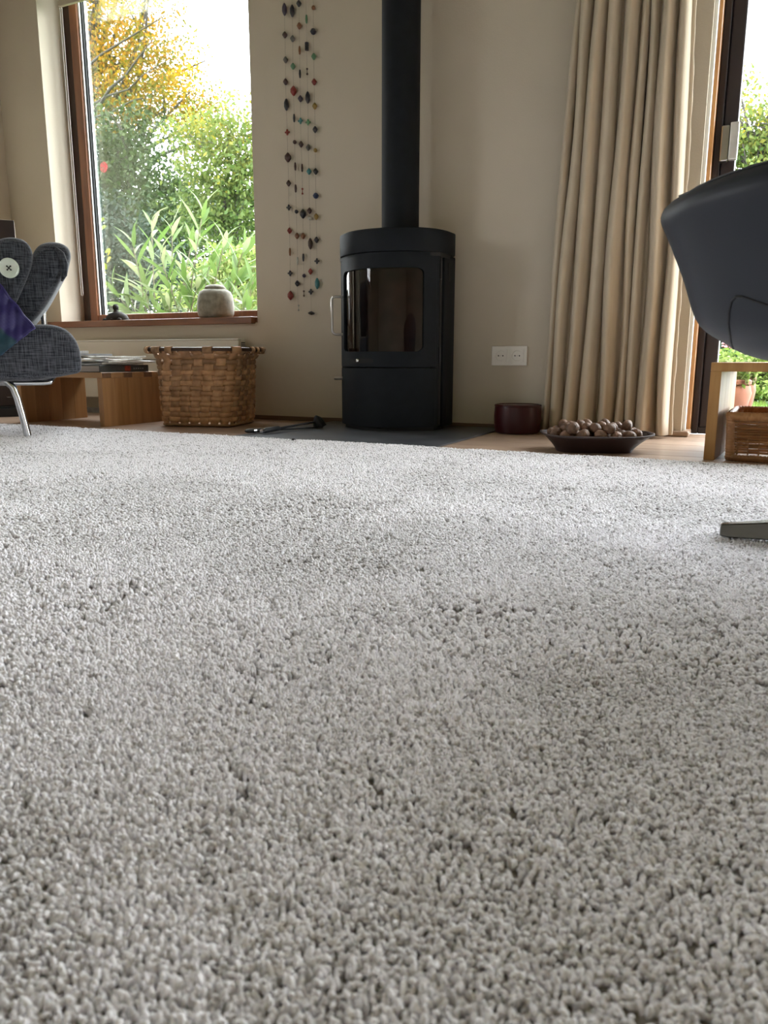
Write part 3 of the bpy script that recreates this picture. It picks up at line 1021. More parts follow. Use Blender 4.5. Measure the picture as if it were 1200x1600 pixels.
def slab_bench(name, x0, x1, y0, y1, h, th, mat, matt, label, group, staves=4, pth=.028):
    r = empty(name, ((x0 + x1) / 2, (y0 + y1) / 2, 0), label=label, cat='bench', group=group)
    cx, cy = (x0 + x1) / 2, (y0 + y1) / 2
    d = y1 - y0
    for k in range(3):
        MB().box(x0 - cx, x1 - cx, y0 - cy + d * k / 3 + .0003, y0 - cy + d * (k + 1) / 3 - .0003, h - th, h).build('top_board', matt, r, bevel=.0012, seg=1)
    for xa in (x0 - cx, x1 - cx - pth):
        for k in range(staves):
            MB().box(xa, xa + pth, y0 - cy + d * k / staves + .0002, y0 - cy + d * (k + 1) / staves - .0002, 0, h - th - .0002).build('stave', mat, r, bevel=.001, seg=1)
    return r


# the boards of the end show as three dark fingers of the joint
bench = slab_bench('slab_bench', -3.085, -2.548, 2.478, 2.862, .236, .024, 'bench', 'bencht', 'low oak slab bench carrying papers, in front of the radiator', None, 5)
for k in range(3):
    yy = -.192 + .004 + k * .128
    MB().box(.2675, .2693, yy, yy + .052, .2122, .235).build('finger_joint', 'endgrain', bench, bevel=.0006, seg=1)

bx0, bz = -2.55, .2362


def paper(name, x0, x1, y0, y1, z0, th, rz, mat, label, cat, group=None, sag=.0):
    r = tag(MB().grid(lambda u, v: ((u - .5) * (x1 - x0), (v - .5) * (y1 - y0), 0), 2, 2).build(name, mat), label, cat, group)
    bpy.data.objects.remove(r)
    mb = MB()
    nx, ny = 9, 9
    W_, D_ = x1 - x0, y1 - y0

    def zf(u, v):
        return sag * (math.sin(u * 9 + z0 * 300) * .5 + math.cos(v * 7 + z0 * 90) * .5) * (4 * (u - .5) ** 2 + 4 * (v - .5) ** 2)
    for top_ in (0, 1):
        mb.grid(lambda u, v: ((u - .5) * W_, (v - .5) * D_, (th if top_ else 0) + abs(zf(u, v))), nx, ny)
    o2 = nx * ny
    edge = [i * ny for i in range(nx)] + [(nx - 1) * ny + j for j in range(1, ny)] + [i * ny + ny - 1 for i in range(nx - 2, -1, -1)] + [j for j in range(ny - 2, 0, -1)]
    for i in range(len(edge)):
        a_, b__ = edge[i], edge[(i + 1) % len(edge)]
        mb.f.append((a_, b__, b__ + o2, a_ + o2))
    o = mb.build(name, mat, smooth=30)
    o.location = ((x0 + x1) / 2, (y0 + y1) / 2, z0)
    o.rotation_euler = (0, 0, rz)
    return tag(o, label, cat, group)


bk = empty('book', (-2.70, 2.635, bz), label='thick dark-spined book with a red label at the bottom of the paper pile', cat='book')
MB().box(-.145, .133, -.148, .148, .003, .028).build('pages', 'pages', bk)
MB().box(-.148, .138, -.15, .15, 0, .003).build('cover', 'bookspine', bk, bevel=.001, seg=1)
MB().box(-.148, .138, -.15, .15, .028, .031).build('cover', 'bookspine', bk, bevel=.001, seg=1)
MB().box(.133, .138, -.15, .15, .003, .028).build('spine', 'bookspine', bk, bevel=.001, seg=1)
MB().box(.1381, .1386, -.002, .034, .004, .027).build('spine_label', 'redlabel', bk)
for k in range(5):
    MB().box(.1381, .1385, .052 + k * .014, .060 + k * .014, .012, .018).build('spine_letter', 'mag', bk)
mg = 'papers piled on the bench'
paper('magazine', -2.86, -2.575, 2.50, 2.77, bz + .0315, .006, .05, 'paper', 'cream folded sheet lying directly on the dark-spined book', 'newspaper', mg, .002)
paper('newspaper', -2.90, -2.545, 2.55, 2.82, bz + .0400, .007, -.09, 'paper', 'widest newspaper of the pile, jutting out to the right', 'newspaper', mg, .003)
paper('newspaper', -2.90, -2.58, 2.50, 2.77, bz + .0510, .006, .14, 'paper', 'crumpled newspaper in the middle of the paper pile', 'newspaper', mg, .004)
paper('newspaper', -2.88, -2.60, 2.56, 2.82, bz + .0620, .006, -.2, 'paper', 'newspaper with a white upper page near the top of the pile', 'newspaper', mg, .003)
paper('magazine', -2.96, -2.70, 2.50, 2.70, bz + .0720, .008, .06, 'mag', 'grey magazine on top of the newspapers beside the chair', 'magazine', mg, .001)
paper('booklet', -3.00, -2.80, 2.52, 2.66, bz + .0815, .012, -.1, 'paper', 'small pale booklet on the very top of the paper pile', 'booklet', mg, .001)

# ================================================================== splint basket
BKC = Vector((-2.228, 2.80, 0))
bas = empty('splint_basket', BKC, rz=math.radians(14), label='large square splint-woven basket on the floor below the window', cat='basket')


def sq(t, w, d, r):
    """rounded rectangle, t in 0..1"""
    per = [(w - r, -1), (d - r, 0)]
    pts_ = []
    L1, L2 = 2 * (w - r), 2 * (d - r)
    Q = PI / 2 * r
    tot = 2 * L1 + 2 * L2 + 4 * Q
    s_ = (t % 1) * tot
    segs = [(L1, 'b'), (Q, 'c0'), (L2, 'r'), (Q, 'c1'), (L1, 't'), (Q, 'c2'), (L2, 'l'), (Q, 'c3')]
    for L_, k in segs:
        if s_ <= L_ + 1e-9:
            f_ = s_ / L_
            break
        s_ -= L_
    if k == 'b':
        return Vector((-(w - r) + L1 * f_, -d, 0)), Vector((0, -1, 0))
    if k == 'r':
        return Vector((w, -(d - r) + L2 * f_, 0)), Vector((1, 0, 0))
    if k == 't':
        return Vector(((w - r) - L1 * f_, d, 0)), Vector((0, 1, 0))
    if k == 'l':
        return Vector((-w, (d - r) - L2 * f_, 0)), Vector((-1, 0, 0))
    i = int(k[1])
    c_ = [Vector((w - r, -(d - r), 0)), Vector((w - r, d - r, 0)), Vector((-(w - r), d - r, 0)), Vector((-(w - r), -(d - r), 0))][i]
    a = -PI / 2 + i * PI / 2 + f_ * PI / 2
    nn = Vector((math.cos(a), math.sin(a), 0))
    return c_ + nn * r, nn


def bsec(z):
    """half sizes and corner radius of the basket at height z"""
    t = z / .335
    w = .168 + .030 * t + (.028 * max(0, (t - .86) / .14) ** 1.5)
    r = .045 + .075 * t
    return w, w * .92, r


NS = 26
ROWS = 13
BH = .335


def bpt(t, z, dn):
    w, d, r = bsec(z)
    p, nn = sq(t, w, d, r)
    return p + nn * dn + Vector((0, 0, z))


zr0 = .022
for k in range(ROWS):
    zc = zr0 + (k + .5) * (BH - .02 - zr0) / ROWS
    hw = (BH - .02 - zr0) / ROWS * (.37 + .09 * random.random())
    NN = NS * 6
    ph = k % 2
    jit = [random.uniform(-.0022, .0022) for _ in range(NS)]

    gap = k == ROWS - 2

    def fn(u, v, zc=zc, hw=hw, ph=ph, jit=jit):
        s_ = math.cos(PI * (u * NS - .5 + ph))
        s_ = math.copysign(abs(s_) ** .6, s_)
        return bpt(u, zc + (v - .5) * 2 * hw + jit[int(u * NS) % NS], .0046 * s_ + .0012 * math.sin(v * PI))
    mb = MB()
    mb.grid(fn, NN, 3, closeu=True)
    if gap:   # the weaver under the rim is broken beside the handle hole
        mb.f = [f_ for f_ in mb.f if not (0.0 < (sum(mb.v[i][0] for i in f_) / 4 + .16) / .12 < 1 and mb.v[f_[0]][1] < -.1)]
    mb.build('weaver', 'basket', bas, smooth='all', solid=.0016)
for k in range(NS):
    t0 = (k + .5) / NS
    hw = .40 / NS

    def fn(u, v, t0=t0, hw=hw, k=k):
        z = .008 + u * (BH - .014)
        kk = (z - zr0) / ((BH - .02 - zr0) / ROWS) - .5
        s_ = -math.cos(PI * (k + kk)) if kk > -.5 else 0
        w, d, r = bsec(z)
        return bpt(t0 + (v - .5) * 2 * hw, z, .0046 * s_ * .95 if kk > -.4 else -.003)
    MB().grid(fn, ROWS * 4, 3).build('stake', 'basket', bas, smooth='all', solid=.0016)
# bottom, rim and lashings
mb = MB()
for i in range(7):
    c_ = -.135 + i * .045
    mb.box(c_ - .02, c_ + .02, -.15, .15, .008 + .002 * (i % 2), .0100 + .002 * (i % 2))
    mb.box(-.16, .16, c_ * .9 - .019, c_ * .9 + .019, .0085, .0110)
mb.build('bottom_weave', 'basket', bas)
ringp = [bpt(i / 96, BH, .004) for i in range(96)]
MB().tube(ringp, .0085, 8, closed=True).build('rim_hoop', 'rimdark', bas, smooth=True)
ringp = [bpt(i / 96, .010, -.004) for i in range(96)]
MB().tube(ringp, .0065, 8, closed=True).build('bottom_hoop', 'basket', bas, smooth=True)
for k in range(NS):
    if k in (1, 2, 4, 6):
        continue
    t0 = (k + .5) / NS
    w_h = (.34 if k % 2 else .26) / NS

    def fn(u, v, t0=t0, w_h=w_h):
        a = u * 2 * PI
        w, d, r = bsec(BH)
        p, nn = sq(t0 + (v - .5) * 2 * w_h, w, d, r)
        return p + nn * (.004 + .0122 * math.cos(a)) + Vector((0, 0, BH - .003 + .0150 * math.sin(a)))
    MB().grid(fn, 14, 2, closeu=True).build('lashing', 'basket', bas, smooth='all', solid=.0014)

# ================================================================== red pot and walnut tray
pt = empty('glazed_pot', (-.846, 3.02, 0), label='dark red glazed round pot by the wall below the socket', cat='pot')
MB().lathe([(.080, 0), (.088, .006), (.093, .03), (.095, .07), (.093, .104), (.092, .112), (.089, .115), (.085, .112), (.086, .07), (.082, .02), (0, .016)], 48).build('body', 'redpot', pt, smooth=40)
MB().lathe([(.0925, .108), (.0945, .110), (.0945, .113), (.092, .116), (.088, .1165), (.0865, .1135)], 48).build('rim', 'redpot', pt, smooth=True)

TC = Vector((-.452, 2.535, 0))
trz = math.radians(20)
tr = empty('walnut_tray', TC, rz=trz, label='dark boat-shaped tray filled with walnuts at the foot of the curtain', cat='tray')


def traysec(t, a):
    """t 0 foot .. 1 rim"""
    ca, sa = math.cos(a), math.sin(a)
    rx = .118 + .050 * t ** 1.3
    ry = .080 + .046 * t ** 1.2
    e = .62
    x = rx * math.copysign(abs(ca) ** e, ca)
    y = ry * math.copysign(abs(sa) ** e, sa)
    if ca > 0:
        x += .014 * t ** 2 * ca ** 6
    return Vector((x, y, 0.003 + .052 * t + (.004 * abs(ca) ** 4 * t)))


mb = MB()
NA = 64
mb.grid(lambda u, v: traysec(v, u * 2 * PI), NA, 9, closeu=True)
mb.f.append(tuple(i * 9 for i in range(NA)))
mb.build('body', 'tray', tr, smooth=50, solid=.004)
MB().tube([traysec(1, 2 * PI * i / NA) for i in range(NA)], .003, 6, closed=True, flat=1.6).build('rim', 'tray', tr, smooth=True)
MB().prism([(.172, -.012), (.190, -.007), (.193, 0), (.190, .007), (.172, .012)], .054, .0595).build('grip', 'tray', tr, bevel=.001)
# walnuts


def walnut_mesh(seed):
    r_ = random.Random(seed)
    bm = bmesh.new()
    bmesh.ops.create_icosphere(bm, subdivisions=3, radius=1)
    for v in bm.verts:
        p = v.co.copy()
        seam = .07 * math.exp(-(p.y / .10) ** 2)
        wr = .035 * math.sin(7 * p.x + 3 * math.sin(5 * p.z + seed) + seed) * math.cos(6 * p.z + seed)
        v.co = p * (1 + seam + wr + r_.uniform(-.01, .01))
        v.co.x *= .0212
        v.co.y *= .0182
        v.co.z *= .0178
    me_ = bpy.data.meshes.new('walnut')
    bm.to_mesh(me_)
    bm.free()
    me_.polygons.foreach_set('use_smooth', [True] * len(me_.polygons))
    me_.materials.append(M['walnut'])
    return me_


wm = [walnut_mesh(i) for i in range(3)]
nutpos = []
rn = random.Random(5)
lay = [(.029, .94, 30), (.056, 1.0, 44), (.077, .74, 26)]
for z, ext, cnt in lay:
    tries = 0
    got = 0
    while got < cnt and tries < 4000:
        tries += 1
        a = rn.random() * 2 * PI
        q = math.sqrt(rn.random()) * ext
        tt = min(1, max(0, (z - .018 - .003) / .052))
        e_ = traysec(tt, a)
        lim = Vector((e_.x, e_.y, 0))
        p = lim * q
        if lim.length - p.length < (.027 if z < .04 else .012):
            continue
        p.z = z + rn.uniform(-.003, .004)
        if all((p - o_).length > .0335 for o_ in nutpos):
            nutpos.append(p)
            got += 1
nutl = {}
Rm = Matrix.Rotation(trz, 4, 'Z')
for p in nutpos:
    wpos = TC + (Rm @ p)
    inst_ = inst('walnut', rn.choice(wm), None, wpos, (rn.random() * 6, rn.random() * 6, rn.random() * 6))
    s_ = rn.uniform(.88, 1.02)
    inst_.scale = (s_, s_, s_)
    tag(inst_, 'brown walnut in the dark boat-shaped tray', 'walnut', 'walnuts in the tray')

# ================================================================== curtain
cu = empty('curtain', (0, 0, 0), label='floor-length beige linen curtain hanging in deep folds beside the glazed door', cat='curtain')
# fold crests from left to right: (width share, depth)
folds = [(.6, .030), (.75, .045), (1.2, .060), (.9, .050), (1.25, .066), (.55, .040), (.7, .045), (1.25, .070), (.8, .055)]
tot = sum(w for w, _ in folds)


def curt(u, v):
    """u across, v from hem to rail"""
    z = .012 + v * 2.36
    x0 = -.772 + .075 * min(1, v * 1.3) ** 1.1
    x1 = -.268 - .045 * v
    acc = 0
    uu = u * tot
    for (w, dp) in folds:
        if uu <= acc + w + 1e-9:
            f_ = (uu - acc) / w
            break
        acc += w
    amp = dp * 1.35 * (.75 + .25 * (1 - v))
    cyc = 2 * PI * f_
    yv = amp * .5 * (1 - math.cos(cyc))
    xo = .22 * w / tot * math.sin(cyc * 1.0) * (.6 + .4 * math.sin(acc * 3))
    # hand-made irregularity of the linen
    wob = .006 * math.sin(5 * v * 2.3 + acc * 4) + .003 * math.sin(17 * v + acc * 9 + f_ * 3)
    x = x0 + (x1 - x0) * ((acc + f_ * w) / tot) - xo * (x1 - x0) * .9 + wob * .6
    y = 3.105 - yv + wob
    return (x, y, z)


MB().grid(curt, 260, 50).build('cloth', 'curtain', cu, smooth='all', solid=.002)


def hem(u, v):
    x, y, z = curt(1, v)
    a = u * 2 * PI
    r = .010 * (1 + .12 * math.sin(v * 130) + .1 * math.sin(v * 61 + 1))
    return (x + .004 + r * math.cos(a) * .9, y - .004 + r * math.sin(a) * .5, z)


MB().grid(hem, 12, 150, closeu=True).build('side_hem', 'curtain', cu, smooth='all')
MB().tube([(-.85, 3.07, 2.40), (1.0, 3.07, 2.40)], .012, 12).build('rail', 'white', cu, smooth=True)
for x in (-.8, .9):
    MB().tube([(x, 3.07, 2.40), (x, WY, 2.40)], .009, 8).build('rail_bracket', 'white', cu)

# ================================================================== lounge chair (left)
ax, ay = math.atan2(_r.y, _r.x), 0
CHA, CHB = -1.306, 2.772        # near foot of the chair
CYAW = YAW + math.radians(23.5)
chr_ = empty('lounge_chair', AB(CHA, CHB, .018), rz=CYAW, label='grey tweed lounge chair on chrome tube legs at the left edge of the rug', cat='chair')
# local frame of the chair: x to the right of the view, y away, z up (origin at near foot)


def superbox(x0, x1, y0, y1, z0, z1, e=.35, n=28, m=20, bulge=0):
    mb = MB()
    cx, cy, cz = (x0 + x1) / 2, (y0 + y1) / 2, (z0 + z1) / 2
    hx, hy, hz = (x1 - x0) / 2, (y1 - y0) / 2, (z1 - z0) / 2

    def sp(v_, e_):
        return math.copysign(abs(v_) ** e_, v_)

    def fn(u, v):
        a, b__ = u * 2 * PI, (v - .5) * PI
        return (cx + hx * sp(math.cos(b__), e) * sp(math.cos(a), e), cy + hy * sp(math.cos(b__), e) * sp(math.sin(a), e), cz + hz * sp(math.sin(b__), e))
    mb.grid(fn, n, m, closeu=True)
    return mb


def profile_cushion(poly, y0, y1, rnd=.04, n=10):
    """side outline (x,z) carried from y0 to y1 with rounded ends"""
    mb = MB()
    c_ = Vector((sum(p[0] for p in poly) / len(poly), sum(p[1] for p in poly) / len(poly)))
    secs = []
    for i in range(n):
        a = i / (n - 1) * PI / 2
        secs.append((y0 + rnd * (1 - math.sin(a)), 1 - (rnd * (1 - math.cos(PI / 2 - a)) if False else rnd * (1 - math.sin(a))) / .09 * .9))
    secs = [(y0 + rnd * (1 - math.sin(i / (n - 1) * PI / 2)), max(.02, 1 - (1 - math.cos(PI / 2 - i / (n - 1) * PI / 2)) * 0 - 0)) for i in range(n)]
    ys = []
    for i in range(n):
        a = i / (n - 1) * PI / 2
        ys.append((y0 + rnd * (1 - math.sin(a)), rnd * (1 - math.cos(a))))
    # ys: from inner shoulder (a=0) to the flat end; shrink amount grows toward the end
    seq = [(y0 + rnd * (1 - math.cos(t)), rnd * (1 - math.sin(t))) for t in [i / (n - 1) * PI / 2 for i in range(n)]]
    seq = seq + [(y1 - (q[0] - y0), q[1]) for q in reversed(seq)]
    k = len(poly)
    o = 0
    for (yy, sh_) in seq:
        for p in poly:
            d = Vector(p) - c_
            L_ = d.length
            d = d * max(.05, (L_ - sh_) / L_)
            mb.v.append((c_.x + d.x, yy, c_.y + d.y))
    for i in range(len(seq) - 1):
        for j in range(k):
            j2 = (j + 1) % k
            mb.f.append((i * k + j, i * k + j2, (i + 1) * k + j2, (i + 1) * k + j))
    mb.f.append(tuple(range(k)))
    mb.f.append(tuple((len(seq) - 1) * k + j for j in range(k)))
    return mb


def smoothpoly(pts, it=3):
    for _ in range(it):
        q = []
        for i in range(len(pts)):
            a, b__ = pts[i], pts[(i + 1) % len(pts)]
            q += [(a[0] * .75 + b__[0] * .25, a[1] * .75 + b__[1] * .25), (a[0] * .25 + b__[0] * .75, a[1] * .25 + b__[1] * .75)]
        pts = q
    return pts


def px2l(x, y, b=2.74):
    """picture point to the chair's side plane (local x,z)"""
    d = _F + _r * ((x - 600) / FPX) + _U * ((800 - y) / FPX)
    o_ = AB(CHA, CHB, 0)
    ex, ey = Vector((math.cos(CYAW), math.sin(CYAW), 0)), Vector((-math.sin(CYAW), math.cos(CYAW), 0))
    p = _C + d * (((b - CHB) - (_C - o_).dot(ey)) / d.dot(ey))
    return ((p - o_).dot(ex), p.z - .018)


seat_px = [(-130, 520), (-60, 512), (20, 510), (70, 506), (98, 511), (115, 525), (125, 545), (128, 570), (126, 583), (112, 586), (60, 596), (0, 597), (-80, 600), (-140, 596), (-150, 560)]
seat_poly = smoothpoly([px2l(*q, b=2.735) for q in seat_px])
profile_cushion(seat_poly, 2.725 - CHB, 3.27 - CHB, .035).build('seat', 'greyfab', chr_, smooth='all')
back_px = [(30, 498), (46, 507), (58, 497), (78, 470), (98, 432), (111, 408), (110, 388), (96, 378), (76, 376), (58, 382), (48, 400), (30, 440), (14, 480)]
back_poly = smoothpoly([px2l(*q, b=2.80) for q in back_px])
profile_cushion(back_poly, 2.79 - CHB, 3.25 - CHB, .05).build('backrest', 'greyfab2', chr_, smooth='all')
# fold of cloth at the top corner of the backrest
fl = [px2l(86, 386, 2.775), px2l(95, 396, 2.77), px2l(100, 412, 2.772), px2l(100, 430, 2.78), px2l(96, 440, 2.79)]
MB().tube([(p[0], 2.792 - CHB + .008 * i * 0, p[1]) for i, p in enumerate(fl)], [.004, .012, .014, .010, .003], 8, flat=.8).build('cloth_fold', 'greyfab2', chr_, smooth='all')
# chrome frame
fz = .212 - .018
g0 = px2l(82, 597, 2.78)
rodz = g0[1] - .004
MB().tube([(-.55, 2.80 - CHB, rodz), (g0[0] - .03, 2.80 - CHB, rodz), (g0[0] - .008, 2.803 - CHB, rodz + .002), (g0[0], 2.815 - CHB, rodz + .012), (g0[0] + .004, 2.86 - CHB, rodz + .018), (g0[0] + .004, 3.16 - CHB, rodz + .018), (g0[0], 3.20 - CHB, rodz + .004), (g0[0] - .03, 3.21 - CHB, rodz), (-.55, 3.21 - CHB, rodz)],
          .0095, 12).build('seat_frame', 'chrome', chr_, smooth=True)
legp = [px2l(43.5, 682, 2.772), px2l(35, 650, 2.772), px2l(27, 622, 2.772), px2l(20, 606, 2.772), px2l(10, 597, 2.772), px2l(-4, 593, 2.772), px2l(-40, 592, 2.772)]
legm = MB().tube([(p[0], 0, max(0, p[1])) for p in legp], .0125, 14)
lm = legm.build('leg', 'chrome', chr_, smooth=True)
for (dx, dy, fx) in ((-.24, .42, 1), (-.50, 0, -1), (-.50, .42, -1)):
    inst('leg', lm.data, chr_, (dx - (.0 if fx == 1 else .0), dy, 0), None, (fx, 1, 1))
sp0 = px2l(69, 512, 3.1)
sp1 = px2l(65, 470, 3.1)
MB().tube([(sp0[0] + .006, 3.1 - CHB, sp0[1] - .06), (sp0[0], 3.1 - CHB, sp0[1]), (sp1[0], 3.1 - CHB, sp1[1])], .010, 10).build('back_support', 'chrome', chr_, smooth=True)

# grey cushion with the big button
cus = empty('grey_cushion', AB(CHA, CHB, .018), rz=CYAW, label='dark grey cushion with a big pale button leaning on the chair back', cat='cushion')
cpx = [(-40, 500), (-10, 505), (16, 492), (34, 455), (50, 415), (51, 392), (40, 376), (22, 370), (0, 372), (-25, 385), (-48, 430), (-58, 470)]
cp = smoothpoly([px2l(*q, b=2.74) for q in cpx])
profile_cushion(cp, 2.735 - CHB, 2.787 - CHB, .025).build('body', 'greyfab2', cus, smooth='all')
bpx = px2l(14.5, 420, 2.735)
btn = MB()
btn.lathe([(0, 0), (.030, 0), (.0335, .002), (.0335, .0055), (.030, .0075), (.027, .0055), (.0, .005)], 32)
bo = btn.build('button', 'button', cus, smooth=40)
bo.location = (bpx[0], 2.7235 - CHB, bpx[1])
bo.rotation_euler = (PI / 2 + .12, 0, -.30)
for (hx, hy) in ((-.006, -.006), (.006, -.006), (-.006, .006), (.006, .006)):
    MB().lathe([(.0028, .0050), (.0028, .0062), (0, .0062)], 10, (hx, hy, 0)).build('button_hole', 'dark', bo)
MB().tube([(-.006, -.006, .0062), (.006, .006, .0066)], .0016, 6).tube([(.006, -.006, .0062), (-.006, .006, .0066)], .0016, 6).build('thread', 'dark', bo)

# purple and teal shawl


def shawlmat():
    m, nt, b_ = nmat('purple_teal_silk')
    N, L = nt.nodes, nt.links
    tc = N.new('ShaderNodeTexCoord')
    sx = N.new('ShaderNodeSeparateXYZ')
    L.new(tc.outputs['Object'], sx.inputs[0])
    nz = N.new('ShaderNodeTexNoise')
    nz.inputs['Scale'].default_value = 25
    L.new(tc.outputs['Object'], nz.inputs['Vector'])
    ad = N.new('ShaderNodeMath')
    ad.operation = 'MULTIPLY_ADD'
    ad.inputs[1].default_value = .03
    L.new(nz.outputs['Fac'], ad.inputs[0])
    # printed band: teal below a slanting border of the cloth
    cm = N.new('ShaderNodeMath')
    cm.operation = 'MULTIPLY_ADD'
    cm.inputs[1].default_value = .9
    L.new(sx.outputs['X'], cm.inputs[0])
    L.new(sx.outputs['Z'], cm.inputs[2])
    L.new(cm.outputs[0], ad.inputs[2])
    cr = N.new('ShaderNodeValToRGB')
    cr.color_ramp.elements[0].position = .338
    cr.color_ramp.elements[0].color = (.004, .040, .055, 1)
    cr.color_ramp.elements[1].position = .352
    cr.color_ramp.elements[1].color = (.017, .011, .095, 1)
    L.new(ad.outputs[0], cr.inputs['Fac'])
    L.new(cr.outputs['Color'], b_.inputs['Base Color'])
    b_.inputs['Roughness'].default_value = .55
    b_.inputs['Sheen Weight'].default_value = .35
    b_.inputs['Sheen Tint'].default_value = (.35, .30, .9, 1)
    return m


M['shawl'] = shawlmat()
swl = empty('shawl', AB(CHA, CHB, .018), rz=CYAW, label='purple and teal shawl draped over the grey lounge chair', cat='shawl')
S0, S1, S2, S3 = px2l(53, 514, 2.70), px2l(-8, 438, 2.72), px2l(-95, 490, 2.72), px2l(-18, 572, 2.70)


def shw(u, v):
    p = Vector(S0).lerp(Vector(S1), u).lerp(Vector(S3).lerp(Vector(S2), u), v)
    wv = .006 * math.sin(9 * v + 2 * u) + .005 * math.sin(14 * u - 5 * v) + .003 * math.sin(31 * (u + v))
    # thickness grows away from the hem: the cloth is folded double
    return (p.x, 2.690 - CHB + .028 * u * (1 - v) + wv, p.y + .003 * math.sin(17 * u))


MB().grid(shw, 28, 28).build('cloth', 'shawl', swl, smooth='all', solid=.007)
MB().tube([Vector(shw(i / 20, 0)) for i in range(21)], .0055, 8).build('rolled_edge', 'shawl', swl, smooth='all')

# ================================================================== loudspeaker at the far left
spk = empty('loudspeaker', (-3.441, 2.755, 0), rz=YAW + math.radians(24.5), label='tall dark loudspeaker standing at the far left beyond the chair', cat='loudspeaker')
MB().box(-.20, .066, 0.012, .25, .055, .975).build('cabinet', 'speakerside', spk, bevel=.004)
MB().box(-.20, .066, -.002, .012, .055, .972).build('grille', 'speaker', spk, bevel=.003)
MB().box(-.22, .075, -.03, .27, .0, .045).build('plinth', 'blackbox', spk, bevel=.004)
MB().box(-.21, .07, -.01, .26, .045, .055).build('spacer', 'rubber', spk)
MB().lathe([(0, .0005), (.010, .0005), (.012, .001), (.012, -.001), (0, -.001)], 16, (-.03, -.0045, .10)).build('badge', 'steel', spk)

# ================================================================== shell chair (right)
SCA, SCB = .785, 1.03
shc = empty('shell_chair', AB(SCA, SCB, .018), rz=YAW, label='black leather shell armchair on a polished star base at the right edge', cat='chair')
pr = [(0, .0), (.35, .036), (.65, .13), (.775, .23), (.86, .347), (.913, .586), (.966, .80), (1.0, .93), (.992, 1.0)]


def prf(t):
    t *= (len(pr) - 1)
    i = min(int(t), len(pr) - 2)
    f_ = t - i
    # Catmull-Rom
    p0, p1, p2, p3 = pr[max(i - 1, 0)], pr[i], pr[i + 1], pr[min(i + 2, len(pr) - 1)]

    def cr_(a, b__, c_, d):
        return .5 * ((2 * b__) + (-a + c_) * f_ + (2 * a - 5 * b__ + 4 * c_ - d) * f_ * f_ + (-a + 3 * b__ - 3 * c_ + d) * f_ ** 3)
    return cr_(p0[0], p1[0], p2[0], p3[0]), cr_(p0[1], p1[1], p2[1], p3[1])


def rimz(a):
    """rim height: wings at the sides, high back away from the camera, low towards it"""
    far = math.sin(a)
    base = .222
    if far > 0:
        return base * (1 + .34 * far ** 1.4)
    return base * (1 + .10 * abs(far))


def shell_pt(u, t, ins=0.0):
    a = u * 2 * PI
    r_, z_ = prf(t)
    ra, rb = .418 - ins, .33 - ins
    pinch = 1 - .05 * math.sin(2 * a) ** 2
    return Vector((ra * r_ * math.cos(a) * pinch, rb * r_ * math.sin(a) * pinch, 0.247 + z_ * rimz(a)))


mb = MB()
NU, NT = 72, 22


def shellf(u, v):
    if v < .62:
        return shell_pt(u, v / .62)
    if v < .72:
        f_ = (v - .62) / .10
        o_ = shell_pt(u, 1)
        i_ = shell_pt(u, 1, .055)
        p = o_.lerp(i_, f_)
        p.z += .018 * math.sin(PI * f_)
        return p
    f_ = (v - .72) / .28
    p = shell_pt(u, 1 - f_ * .999, .055)
    p.z = max(p.z, .37 + .02 * (1 - f_)) + .0
    return p


mb.grid(shellf, NU, 51, closeu=True)
shell = mb.build('shell', 'leather', shc, smooth='all')
# sewn seams found on the outer skin
bm = bmesh.new()
bm.from_mesh(shell.data)
bvh = BVHTree.FromBMesh(bm)
bm.free()
Minv = (Matrix.Translation(AB(SCA, SCB, .018)) @ Matrix.Rotation(YAW, 4, 'Z')).inverted()


def onshell(x, y):
    d = _F + _r * ((x - 600) / FPX) + _U * ((800 - y) / FPX)
    o_ = Minv @ _C
    dd = (Minv.to_3x3() @ d).normalized()
    h_ = bvh.ray_cast(o_, dd)
    return h_[0]


for sq_ in ([(1152, 556), (1149, 551), (1146, 545), (1143, 538), (1141, 530), (1138, 505), (1139, 485), (1143, 470), (1150, 463), (1160, 463), (1180, 470), (1200, 477), (1230, 486), (1270, 495)],):
    sq_ = [(sq_[i][0] + (sq_[i + 1][0] - sq_[i][0]) * j / 6, sq_[i][1] + (sq_[i + 1][1] - sq_[i][1]) * j / 6) for i in range(len(sq_) - 1) for j in range(6)]
    pp = [onshell(*q) for q in sq_]
    pp = [q for q in pp if q is not None]
    if len(pp) > 2:
        dense = []
        for i in range(len(pp) - 1):
            for j in range(4):
                dense.append(pp[i].lerp(pp[i + 1], j / 4))
        dense.append(pp[-1])
        MB().tube(dense, .0017, 6).build('seam', 'piping', shc, smooth=True)
rimc = [shellf(i / 72, .655) for i in range(72)]
MB().tube(rimc, .0018, 6, closed=True).build('rim_piping', 'piping', shc, smooth=True)
